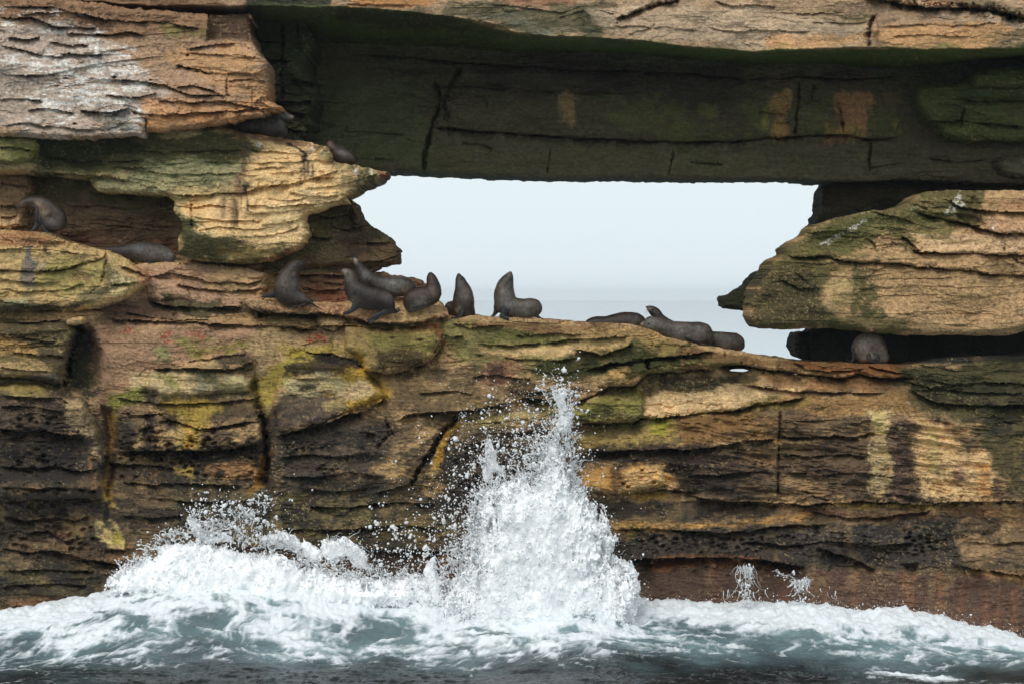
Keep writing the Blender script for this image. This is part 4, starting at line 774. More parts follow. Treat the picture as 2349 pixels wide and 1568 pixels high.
pz([(760, 845), (850, 850), (890, 905), (860, 925), (800, 950), (760, 940), (740, 890)], (196, 158, 66), 0.85, 8, 14); pz([(760, 870), (848, 866), (860, 900), (800, 920), (770, 910)], (206, 180, 138), 0.85, 6, 10)
pz([(848, 862), (870, 870), (880, 890), (855, 888)], (72, 68, 42), 0.8, 5, 5)
pz([(640, 830), (760, 810), (800, 850), (760, 860), (650, 862)], (52, 46, 44), 0.8, 6, 12, (50, 12)); pz([(640, 862), (780, 858), (790, 900), (700, 915), (650, 905)], (198, 184, 140), 0.7, 8, 14, (50, 14), 0.15); pz([(680, 880), (730, 880), (725, 894), (690, 896)], (50, 48, 38), 0.85, 5, 6)
pz([(650, 906), (800, 910), (790, 950), (640, 990), (630, 950)], (88, 78, 72), 0.8, 8, 16, (60, 14)); pz([(740, 925), (790, 910), (800, 935), (745, 940)], (200, 176, 120), .7, 5, 8)
pz([(640, 1000), (780, 960), (900, 970), (880, 1080), (640, 1120)], (88, 76, 68), 0.85, 8, 18, (70, 18), wet=0.35); pz([(780, 960), (940, 965), (1000, 970), (940, 1010), (880, 1030), (790, 1030)], (112, 96, 76), 0.7, 10, 14); pz([(945, 975), (1010, 972), (990, 1000), (950, 1000)], (202, 164, 112), 0.8, 5, 10, pt=0.15); pz([(910, 975), (935, 978), (930, 990), (915, 988)], (206, 170, 118), .7, 4, 5)
bulge([(790, 742), (1000, 756), (1010, 780), (990, 815), (940, 842), (890, 855), (835, 850), (830, 820), (790, 800)], 0.45, 22, 4); bulge([(640, 815), (740, 806), (800, 815), (832, 845), (860, 870), (888, 906), (840, 925), (780, 952), (700, 980), (640, 990), (626, 930), (640, 870)], 0.35, 20, 5)
ledge([(833, 851), (883, 855), (949, 845), (989, 824), (1009, 796), (1008, 772)], 0.4, 22, 16); ledge([(700, 806), (760, 812), (800, 822), (834, 844)], 0.2, 10, 12); ledge([(680, 870), (740, 866), (790, 870)], 0.12, 8, 10)
ledge([(630, 1000), (700, 982), (760, 966), (800, 948), (840, 940), (888, 908)], 0.5, 14, 16); ledge([(905, 965), (930, 950), (990, 944), (1049, 944), (1116, 934), (1166, 922), (1199, 914), (1283, 920)], 0.45, 18, 16)
crack([(890, 966), (898, 990), (880, 1012), (860, 1024)], 5, 0.4); hollow([(834, 994), (850, 988), (864, 996), (858, 1010), (842, 1008)], .2, 10, 4)
for x_, y_ in ((900, 775), (964, 780), (1030, 815), (820, 748), (1100, 815)): hollow([(x_ - 14, y_), (x_, y_ - 6), (x_ + 14, y_ - 1), (x_, y_ + 7)], 0.18, 8, 2)
# -- centre face
pz([(1010, 735), (1240, 738), (1500, 770), (1620, 800), (1600, 860), (1400, 860), (1100, 850), (1020, 810)], (136, 128, 78), 0.85, 10, 14)
pz([(1090, 795), (1300, 790), (1420, 790), (1390, 815), (1230, 830), (1095, 815)], (206, 172, 120), 0.85, 6, 14, (60, 12)); pz([(1080, 735), (1480, 752), (1520, 780), (1300, 770), (1090, 752)], (152, 112, 78), 0.7, 5, 8, (60, 10)); pz([(1320, 765), (1470, 760), (1440, 805), (1330, 812)], (184, 154, 104), 0.6, 8, 14, pt=0.15)
pz([(1220, 815), (1390, 815), (1450, 790), (1580, 800), (1580, 845), (1400, 850), (1330, 880), (1220, 870)], (62, 68, 38), 0.85, 10, 18, (50, 20)); pz([(1440, 758), (1500, 764), (1560, 790), (1560, 815), (1480, 800)], (178, 148, 94), 0.7, 6, 12, pt=0.15); pz([(1120, 760), (1300, 762), (1290, 788), (1110, 785)], (90, 96, 46), 0.6, 6, 14, (50, 10), 0.25)
pz([(1090, 830), (1200, 830), (1180, 860), (1160, 900), (1100, 890)], (160, 116, 88), 0.75, 8, 14); vs(1135, 835, 890, 24, (76, 52, 52), 0.7); pz([(1090, 885), (1160, 880), (1170, 900), (1100, 905)], (206, 164, 118), 0.8, 5, 8)
pz([(1000, 830), (1090, 840), (1080, 880), (980, 880)], (84, 70, 60), 0.7, 12, 18); pz([(880, 870), (1050, 870), (1160, 900), (1100, 935), (920, 945)], (106, 92, 66), 0.7, 12, 22, pt=0.15); pz([(1180, 880), (1330, 890), (1300, 930), (1180, 915)], (52, 46, 38), 0.75, 8, 16)
pz([(1050, 955), (1290, 925), (1310, 950), (1100, 975)], (168, 154, 86), 0.75, 7, 12, (60, 10)); pz([(1040, 980), (1280, 960), (1330, 1040), (1320, 1160), (1020, 1160), (1010, 1040)], (62, 52, 46), 0.85, 12, 22, wet=0.4)
ln([(1060, 962, 6), (1030, 990, 7), (1006, 1030, 9), (998, 1060, 11), (990, 1090, 8)], (196, 152, 52), 9, 0.85, 3, 5); ln([(1045, 962, 4), (1018, 990, 4), (985, 1040, 5), (960, 1085, 4)], (36, 30, 26), 5, 0.7, 3, 4)
crack([(1053, 954), (1022, 982), (1000, 1020), (975, 1060), (940, 1110)], 6, 0.5); bulge([(1060, 965), (1200, 940), (1290, 940), (1320, 1100), (1060, 1160), (1010, 1060)], 0.35, 22, 6)
for p_, a_ in (([(1040, 740), (1075, 752), (1110, 748), (1160, 744)], 0.15), ([(1090, 790), (1180, 792), (1300, 780), (1400, 776), (1445, 770)], 0.15), ([(1010, 765), (1040, 775), (1060, 770)], 0.15), ([(1320, 800), (1380, 815), (1420, 800), (1450, 785)], 0.2), ([(1080, 862), (1150, 860), (1220, 870)], 0.18), ([(1150, 820), (1250, 826), (1330, 822)], 0.12),
               ([(1340, 850), (1399, 834), (1476, 823), (1565, 814), (1640, 806)], 0.4), ([(960, 900), (1040, 896), (1090, 905)], 0.12), ([(1200, 902), (1250, 896), (1300, 906)], 0.15), ([(1180, 770), (1260, 764), (1340, 770)], .1)): ledge(p_, a_, 11, 14)
crack([(1479, 823), (1482, 838), (1487, 850)], 4, 0.35); bulge([(1383, 856), (1399, 838), (1436, 833), (1469, 860), (1466, 880), (1409, 890), (1370, 886)], 0.35, 16, 3); bulge([(1400, 836), (1480, 828), (1484, 848), (1450, 862)], 0.2, 10, 2); bulge([(1490, 828), (1565, 820), (1700, 822), (1700, 838), (1560, 848), (1495, 852)], 0.3, 12, 2)
pz([(1383, 856), (1436, 836), (1469, 862), (1440, 880), (1400, 888)], (138, 118, 72), 0.8, 5, 8); pz([(1395, 850), (1435, 845), (1430, 862), (1400, 864)], (206, 166, 110), 0.8, 5, 6); pz([(1440, 828), (1570, 820), (1600, 850), (1480, 852)], (84, 84, 48), 0.75, 6, 12, pt=0.2)
pz([(1316, 926), (1376, 903), (1466, 893), (1482, 933), (1459, 966), (1376, 972), (1303, 963)], (146, 140, 72), 0.85, 5, 10); pz([(1310, 915), (1380, 890), (1400, 880), (1340, 900)], (190, 158, 110), 0.7, 6, 8); pz([(1360, 935), (1400, 935), (1390, 960), (1330, 960)], (70, 78, 40), 0.7, 6, 12, pt=.2); pz([(1400, 905), (1460, 900), (1470, 930), (1420, 925)], (190, 162, 108), .5, 5, 12, pt=.35)
bulge([(1316, 926), (1376, 903), (1466, 893), (1482, 933), (1459, 966), (1376, 972), (1303, 963)], 0.4, 26, 3)
ledge([(1300, 925), (1349, 913), (1396, 886), (1449, 886), (1483, 858), (1565, 850), (1640, 844)], 0.5, 14, 14, groove=0.1); ledge([(1300, 978), (1349, 970), (1449, 972), (1472, 958), (1565, 952), (1632, 944), (1699, 940), (1732, 928), (1799, 920), (1852, 906)], 0.4, 12, 14, groove=0.1)
# thin top bed at right and the long dark slot below it
pz([(1560, 795), (1700, 815), (1870, 830), (2080, 836), (2080, 868), (1930, 860), (1760, 842), (1560, 845)], (128, 98, 62), 0.9, 4, 6); pz([(1565, 808), (1700, 830), (1690, 842), (1565, 840)], (98, 96, 50), 0.75, 6, 10, pt=0.15); pz([(1800, 832), (2050, 836), (2090, 866), (1900, 860)], (146, 94, 56), 0.75, 6, 10, (60, 10))
ledge([(1640, 838), (1700, 836), (1765, 848), (1842, 858), (1932, 866), (1965, 858), (2032, 866), (2099, 868)], 0.8, 12, 12, groove=0.35); ledge([(1820, 826), (1850, 846), (1900, 852), (1980, 846)], 0.2, 9, 10); ledge([(1990, 838), (2040, 852), (2090, 858)], 0.15, 9, 9); crack([(1662, 806), (1664, 838)], 2, 0.15)
pz([(1480, 860), (1700, 850), (1740, 870), (1700, 900), (1480, 935)], (82, 76, 48), 0.85, 8, 12); pz([(1490, 870), (1700, 860), (1690, 885), (1520, 890)], (56, 54, 48), 0.6, 10, 12, pt=.15); pz([(1480, 905), (1700, 890), (1850, 885), (1800, 918), (1650, 938), (1480, 950)], (222, 188, 140), 0.9, 6, 10, (60, 12))
pz([(1740, 850), (1950, 862), (2060, 870), (2080, 895), (1900, 898), (1780, 890)], (172, 128, 86), 0.85, 6, 10, (60, 10)); pz([(1760, 850), (1900, 864), (1850, 880), (1760, 870)], (190, 156, 110), 0.6, 6, 10)
ledge([(1700, 880), (1792, 894), (1899, 900), (2032, 900)], 0.22, 7, 12, groove=0.06); pz([(1740, 925), (1860, 905), (2060, 902), (2130, 960), (2000, 960), (1800, 945)], (160, 124, 78), 0.8, 8, 12, (70, 14)); pz([(1740, 920), (1860, 905), (1870, 925), (1780, 940), (1600, 950)], (168, 150, 74), 0.6, 7, 10, (60, 8))
pz([(2050, 840), (2520, 830), (2520, 960), (2250, 960), (2100, 930), (2080, 880)], (86, 84, 56), 0.9, 8, 12); pz([(2100, 860), (2300, 870), (2348, 900), (2200, 910), (2090, 890)], (66, 70, 48), .6, 12, 20, (80, 12), .2)
ledge([(2085, 892), (2110, 906), (2149, 924), (2232, 930), (2348, 928), (2450, 930)], 0.3, 11, 12); ledge([(2100, 868), (2180, 880), (2280, 876), (2400, 884)], 0.15, 9, 9); ledge([(2060, 872), (2140, 890), (2240, 900), (2348, 902)], .12, 8, 9)
pz([(2140, 940), (2250, 990), (2270, 1080), (2340, 1100), (2520, 1100), (2520, 930), (2200, 930)], (84, 82, 54), 0.85, 14, 26, (50, 40)); pz([(1980, 950), (2140, 960), (2230, 1010), (2250, 1080), (2150, 1050), (2060, 990)], (122, 88, 62), 0.7, 14, 20)
# right face: big pale streaks over brown black rippled rock
pz([(1560, 955), (1780, 945), (1790, 1010), (1560, 1030)], (142, 106, 64), 0.85, 8, 12, (70, 12)); pz([(1320, 980), (1560, 965), (1560, 1010), (1450, 1030), (1320, 1030)], (168, 144, 84), 0.85, 7, 12); pz([(1490, 958), (1540, 960), (1525, 1000), (1500, 995)], (160, 156, 56), 0.7, 5, 8); pz([(1360, 965), (1560, 955), (1540, 975), (1380, 985)], (120, 120, 56), .6, 5, 10)
pz([(1330, 1035), (1565, 1018), (1782, 1010), (1782, 1060), (1560, 1070), (1330, 1060)], (44, 42, 36), 0.8, 8, 12, (60, 14), wet=0.4)  # black band: shade under the overhang put into the colour
pz([(1560, 1050), (1790, 1040), (1990, 1000), (2110, 1040), (2120, 1140), (1900, 1140), (1700, 1140), (1560, 1130)], (92, 74, 62), 0.8, 10, 20, (60, 14), wet=0.2)
pz([(1790, 945), (2000, 955), (1990, 1080), (1900, 1110), (1790, 1100)], (112, 90, 68), 0.7, 10, 18, (70, 12)); pz([(1800, 1100), (1900, 1110), (1890, 1140), (1790, 1140)], (186, 152, 108), 0.6, 8, 14, pt=.2); pz([(1710, 1030), (1785, 1030), (1780, 1090), (1700, 1060)], (184, 142, 96), 0.6, 8, 14, pt=0.2)
pz([(1996, 948), (2042, 946), (2038, 990), (2046, 1040), (2040, 1090), (2048, 1140), (2000, 1142), (2004, 1080), (1994, 1030), (2002, 985)], (206, 180, 132), 0.8, 8, 16, (12, 24), 0.1); vs(2016, 945, 990, 20, (196, 182, 110), 0.5); vs(2060, 950, 1130, 34, (96, 74, 66), 0.75); pz([(2100, 960), (2150, 960), (2250, 1040), (2280, 1100), (2230, 1150), (2112, 1150), (2100, 1060)], (214, 180, 130), 0.85, 9, 14, (40, 60)); vs(2140, 985, 1080, 20, (184, 176, 106), 0.4)
vs(2255, 1060, 1160, 30, (204, 148, 88), 0.7); vs(2290, 1090, 1160, 26, (112, 84, 68), 0.7); vs(2200, 1060, 1110, 20, (140, 96, 90), 0.5); vs(1905, 955, 1050, 14, (150, 120, 90), .3)
crack([(1789, 945), (1786, 1000), (1784, 1060), (1783, 1132)], 3, 0.25, 0.5); 
bulge([(1560, 950), (1786, 940), (1784, 1050), (1782, 1140), (1560, 1150)], 0.14, 6, 2)
rr_ = sst(1450, 1560, P) * sst(2340, 2240, P) * sst(945, 975, Q) * sst(1170, 1140, Q)
H += rr_ * 0.16 * (ridge(P / 95 + 0.4 * fbm(P / 60, Q / 40, 2, 71), (Q - 0.14 * P + 10 * fbm(P / 90, Q / 50, 3, 72)) / 17, 3, 73, 0.5) - 0.5) * 2
ledge([(1333, 1038), (1449, 1030), (1565, 1029), (1632, 1023), (1705, 1012), (1782, 1006)], 0.45, 16, 16); ledge([(1785, 1000), (1860, 1002), (1920, 998), (1960, 1004), (2010, 990)], 0.25, 12, 12); ledge([(1560, 1084), (1640, 1090), (1720, 1080), (1782, 1084)], 0.2, 11, 12); ledge([(1790, 1040), (1860, 1048), (1930, 1040), (1990, 1046)], 0.18, 10, 12); ledge([(1800, 1080), (1880, 1088), (1960, 1082), (2060, 1092)], 0.15, 9, 12)
ledge([(1565, 1132), (1640, 1146), (1699, 1148), (1782, 1152), (1855, 1157), (1955, 1147), (2065, 1151), (2112, 1157), (2165, 1150), (2309, 1149), (2400, 1150)], 0.45, 13, 14)
pz([(1860, 1156), (1955, 1150), (2065, 1154), (2160, 1158), (2140, 1166), (1960, 1166)], (206, 172, 96), 0.85, 3, 4); pz([(1850, 1160), (1950, 1166), (2130, 1168), (2520, 1155), (2520, 1200), (2000, 1200), (1860, 1180)], (124, 90, 62), 0.8, 6, 10, (70, 10))
ledge([(1855, 1168), (1900, 1180), (1955, 1186), (2010, 1186), (2065, 1178), (2142, 1170)], 0.22, 8, 10, groove=0.05)
pz([(1340, 1150), (1565, 1150), (1790, 1160), (1760, 1180), (1600, 1190), (1340, 1180)], (40, 36, 30), 0.8, 6, 10, wet=0.4); pz([(1330, 1076), (1520, 1060), (1560, 1075), (1540, 1110), (1440, 1128), (1330, 1120)], (206, 154, 84), 0.88, 7, 12); pz([(1420, 1076), (1530, 1064), (1526, 1108), (1440, 1122)], (212, 176, 122), 0.7, 8, 10)  # first patch paints the black shadow below the big overhang
vs(1412, 1072, 1125, 22, (104, 80, 60), 0.7); pz([(1420, 1126), (1520, 1126), (1540, 1140), (1430, 1146)], (176, 140, 50), 0.7, 5, 8); pz([(1540, 1060), (1700, 1070), (1690, 1130), (1560, 1120)], (66, 56, 52), 0.7, 10, 16, pt=.1); pz([(1525, 1060), (1580, 1062), (1570, 1085), (1520, 1086)], (44, 38, 40), .8, 6, 8)
for x_, y_ in ((1472, 1077), (1430, 1108), (1440, 1115), (1545, 1078), (1548, 1124), (1500, 1105)): hollow([(x_ - 7, y_ - 5), (x_ + 7, y_ - 5), (x_ + 6, y_ + 6), (x_ - 6, y_ + 6)], 0.3, 6, 2)
bulge([(1326, 1080), (1516, 1062), (1530, 1112), (1426, 1132), (1326, 1122)], 0.3, 14, 4); ledge([(1330, 1126), (1426, 1134), (1529, 1120), (1600, 1128)], .25, 10, 12)
pz([(1400, 1200), (1700, 1190), (1850, 1175), (1840, 1200), (1700, 1215), (1560, 1215), (1400, 1225)], (196, 148, 84), 0.8, 6, 12, (60, 10)); pz([(1440, 1205), (1480, 1205), (1470, 1235), (1440, 1235)], (180, 156, 70), 0.7, 6, 8)
ledge([(1400, 1215), (1480, 1208), (1560, 1214), (1640, 1222), (1720, 1216), (1800, 1204), (1900, 1200)], 0.3, 14, 12)
pz([(1360, 1222), (1560, 1222), (1800, 1210), (2200, 1190), (2200, 1300), (1900, 1310), (1600, 1290), (1360, 1280)], (66, 58, 52), 0.85, 10, 18, (60, 20), wet=0.55); pz([(1780, 1200), (2100, 1190), (2130, 1240), (1950, 1250), (1800, 1230)], (84, 76, 80), .5, 8, 18, (30, 12), .4)
pz([(2190, 1180), (2300, 1200), (2300, 1280), (2200, 1270)], (182, 146, 106), 0.7, 10, 20, (30, 40), 0.25); pz([(2300, 1200), (2520, 1200), (2520, 1300), (2300, 1280)], (130, 106, 78), 0.6, 12, 20, (16, 12), 0.45)
ledge([(1356, 1278), (1450, 1282), (1565, 1277), (1682, 1277), (1760, 1284), (1850, 1300)], 0.7, 18, 14); ledge([(1870, 1254), (1949, 1278), (2010, 1304)], 0.4, 16, 14); ledge([(2180, 1290), (2232, 1303), (2348, 1318), (2440, 1330)], 0.4, 12, 12); hollow([(2060, 1290), (2110, 1286), (2108, 1312), (2094, 1322), (2075, 1312)], 0.4, 14, 3)
ledge([(1700, 1240), (1800, 1250), (1900, 1240), (2000, 1250), (2100, 1244)], 0.2, 12, 10); ledge([(2200, 1240), (2280, 1246), (2400, 1240)], .12, 9, 9)
pz([(2230, 1305), (2348, 1320), (2520, 1340), (2520, 1370), (2348, 1346), (2250, 1322), (2200, 1308)], (206, 164, 110), 0.85, 4, 6)
# reddish wet foot of the wall
pz([(1360, 1290), (1850, 1300), (2240, 1320), (2520, 1350), (2520, 1512), (1300, 1512)], (104, 72, 54), 0.9, 6, 8, wet=0.75)
pz([(1480, 1280), (1740, 1276), (1760, 1296), (1500, 1304)], (150, 96, 60), 0.7, 6, 10); pz([(1360, 1284), (1480, 1290), (1470, 1310), (1370, 1310)], (124, 88, 62), 0.6, 6, 10)
for a_ in ((1893, 1330, 1400, 12, (176, 112, 66), 0.7), (2082, 1320, 1420, 30, (160, 100, 54), 0.7), (2156, 1310, 1400, 14, (176, 110, 66), 0.7), (2205, 1340, 1400, 14, (164, 96, 54), 0.6), (2260, 1350, 1440, 18, (156, 92, 52), 0.6), (2325, 1350, 1450, 12, (172, 104, 60), 0.6), (1800, 1310, 1380, 14, (150, 84, 48), 0.5), (1640, 1300, 1400, 20, (132, 84, 56), 0.5), (1960, 1310, 1400, 20, (136, 88, 60), 0.5), (2290, 1350, 1450, 8, (160, 96, 60), 0.5), (2120, 1320, 1430, 12, (80, 52, 40), .5), (2020, 1320, 1430, 18, (84, 60, 50), .5)): vs(*a_[:4], [int(v * 0.5 + w_ * 0.5) for v, w_ in zip(a_[4], (128, 92, 66))], a_[5] * 0.8)
# left and centre foot
pz([(880, 1170), (1020, 1150), (1040, 1280), (860, 1290)], (150, 128, 80), 0.6, 18, 26, (60, 20), 0.15); pz([(640, 1140), (1000, 1110), (1050, 1180), (1020, 1300), (560, 1300), (560, 1200)], (126, 110, 68), 0.6, 20, 30, (70, 30), 0.2)
pz([(860, 1060), (960, 1060), (1040, 1120), (960, 1160), (880, 1120)], (196, 160, 108), 0.65, 12, 20, (50, 14), 0.1); pz([(560, 1250), (900, 1262), (1060, 1270), (1040, 1420), (540, 1400)], (100, 64, 44), 0.8, 12, 20, (50, 24), 0.1, wet=0.7); pz([(840, 1130), (880, 1120), (900, 1190), (850, 1200)], (70, 78, 44), 0.6, 8, 14, pt=.2)
for p_, a_ in (([(640, 1090), (720, 1096), (800, 1080), (860, 1090)], 0.2), ([(860, 1130), (940, 1110), (1000, 1118)], 0.15), ([(700, 1160), (800, 1164), (900, 1150), (1000, 1156)], 0.2), ([(640, 1210), (760, 1216), (900, 1204), (1030, 1212)], 0.25), ([(560, 1256), (650, 1250), (760, 1262), (900, 1256), (1040, 1266)], 0.35), ([(640, 1050), (700, 1040), (780, 1046), (850, 1036)], 0.2), ([(700, 1120), (780, 1126), (850, 1118)], .12)): ledge(p_, a_, 12, 14)
# tafoni: honeycomb pits in the dark splash zone
def pits(poly, cell, amp, thr=0.45):
    w = window(poly, 10); s = sst(0, 30, polysd(poly, w) + 10 * fbm(P[w] / 30, Q[w] / 20, 3, 81))
    d = worley(P[w] / cell + 0.5 * fbm(P[w] / cell / 2, Q[w] / cell / 2, 3, 83), Q[w] / (cell * 0.6) + 0.5 * fbm(P[w] / cell / 2, Q[w] / cell / 2, 3, 84), 5)
    gate = sst(-0.1, 0.35, fbm(P[w] / 50, Q[w] / 36, 3, 85))
    H[w] -= amp * s * gate * sst(thr, 0.12, d) * 0.8
pits([(-170, 900), (240, 930), (260, 1080), (600, 1040), (610, 960), (270, 950), (-170, 900)], 22, 0.28)
pits([(260, 950), (604, 960), (610, 1110), (260, 1110)], 20, 0.25); pits([(-170, 910), (240, 960), (240, 1280), (-170, 1290)], 24, 0.25); pits([(640, 1000), (900, 1000), (880, 1110), (640, 1110)], 14, 0.16)
pits([(1400, 1210), (2180, 1190), (2180, 1290), (1400, 1285)], 18, 0.2); pits([(1040, 990), (1300, 980), (1300, 1140), (1040, 1140)], 20, 0.18); pits([(1560, 1040), (1780, 1040), (1780, 1120), (1560, 1120)], 16, 0.12); pits([(0, 60), (300, 60), (330, 300), (0, 300)], 34, 0.10, 0.35)
# rougher and darker crust wherever the rock is wet lichen zone
LW = sst(700, 1100, Q) * sst(1.0, 0.5, np.abs(fbm(P / 90, dip / 30, 4, 91)))
H += 0.05 * LW * (ridge(P / 22, dip / 9, 4, 93, 0.65) - 0.5) * 2
sp = sst(0.0, 0.26, fbm(P / 64, dip / 24, 6, 95, 0.74)) * (0.16 + 0.84 * sst(850, 960, Q)) * sst(1330, 1280, Q * (P > 1300)) * 0.62
sp = sp * (1 - 0.6 * (COL.mean(-1) > 0.36))
lowl = sst(880, 1010, Q) * sst(1150, 1000, P) * sst(-0.16, 0.08, fbm(P / 80, dip / 42, 6, 96, 0.72)) * 0.8
sat_ = 1 - COL.min(-1) / (COL.max(-1) + 1e-4)
sp = np.maximum(sp, lowl) * (1 - 0.85 * sst(0.70, 0.86, sat_))
COL[:] = COL * (1 - sp[..., None]) + lin((42, 38, 34)) * sp[..., None]
WET[:] = np.maximum(WET, 0.6 * sp * sst(850, 1000, Q))
slot1 = [(1664, 845), (1682, 843), (1706, 845), (1726, 852), (1700, 852), (1674, 850)]; slot2 = [(1786, 850), (1810, 851), (1834, 853), (1830, 858), (1800, 857)]
body('cliff_wall', [(-170, 700), (100, 706), (160, 700), (240, 720), (420, 732), (560, 738), (640, 722), (760, 720), (1000, 715), (1025, 722), (1040, 725), (1090, 724), (1130, 727), (1180, 728), (1245, 731), (1300, 737), (1345, 740), (1400, 740), (1445, 743), (1483, 753), (1507, 761), (1522, 772), (1557, 778), (1613, 788),
     (1650, 797), (1688, 804), (1730, 812), (1779, 820), (1830, 826), (1865, 829), (1932, 832), (2000, 834), (2065, 835), (2100, 834), (2130, 826), (2170, 820), (2260, 816), (2348, 812), (2520, 806), (2520, 1512), (-170, 1512)], 0.0, R=0.4, L=16, T=2.6, holes=(slot1, slot2), edge=1.2, runs=0.75, label='wave washed sandstone cliff face, stained green, yellow and black above the surf')
body('boulder', [(724, 732), (737, 722), (762, 718), (784, 725), (788, 740), (764, 757), (744, 753), (728, 740)], -0.45, R=0.4, L=16, T=0.6, kind='thing', cat='rock', label='green and white speckled boulder wedged beneath the shelf of seals')
# ---------------------------------------------------------------- fur seals
def catmull(pts, n=3):
    p = [np.array(list(a) + [0.0] * (4 - len(a)), float) for a in pts]
    p = [2 * p[0] - p[1]] + p + [2 * p[-1] - p[-2]]
    out_ = []
    for i in range(1, len(p) - 2):
        for k in range(n):
            t = k / n
            out_.append(0.5 * (2 * p[i] + (p[i + 1] - p[i - 1]) * t + (2 * p[i - 1] - 5 * p[i] + 4 * p[i + 1] - p[i + 2]) * t * t + (3 * p[i] - p[i - 1] - 3 * p[i + 1] + p[i + 2]) * t ** 3))
    out_.append(p[-2]); return np.array(out_)
def chain_sd(G, pts, flat):
    """G: x, y, depth grids.  flat = (axis vector, ratio) squeezes the limb along that axis"""
    c = catmull(pts); X, Y, Z = G
    if flat is not None:
        a = np.array(flat[0], float); a /= np.linalg.norm(a); r = flat[1]
        def sq(x, y, z):
            k = (x * a[0] + y * a[1] + z * a[2]) * (1 / r - 1)
            return x + k * a[0], y + k * a[1], z + k * a[2]
        X, Y, Z = sq(X, Y, Z); cc = np.array([sq(*v[[0, 1, 3]]) for v in c]); c = np.column_stack([cc[:, 0], cc[:, 1], c[:, 2], cc[:, 2]])
    best = np.full(np.broadcast(X, Y, Z).shape, 1e3, np.float32)
    for i in range(len(c) - 1):
        a_, b_ = c[i], c[i + 1]; d = b_[[0, 1, 3]] - a_[[0, 1, 3]]; l2 = d @ d + 1e-6
        ex, ey, ez = X - a_[0], Y - a_[1], Z - a_[3]
        t = np.clip((ex * d[0] + ey * d[1] + ez * d[2]) / l2, 0, 1)
        q = np.sqrt((ex - t * d[0]) ** 2 + (ey - t * d[1]) ** 2 + (ez - t * d[2]) ** 2) - np.maximum(0.8, a_[2] + (b_[2] - a_[2]) * t)
        best = np.minimum(best, q)
    if flat is not None: best = best * min(1.0, flat[1] * 1.6)
    return best
def smin(a, b, k):
    h = np.clip(0.5 + 0.5 * (b - a) / k, 0, 1)
    return b + (a - b) * h - k * h * (1 - h)
SEALS = []
_k = [0]
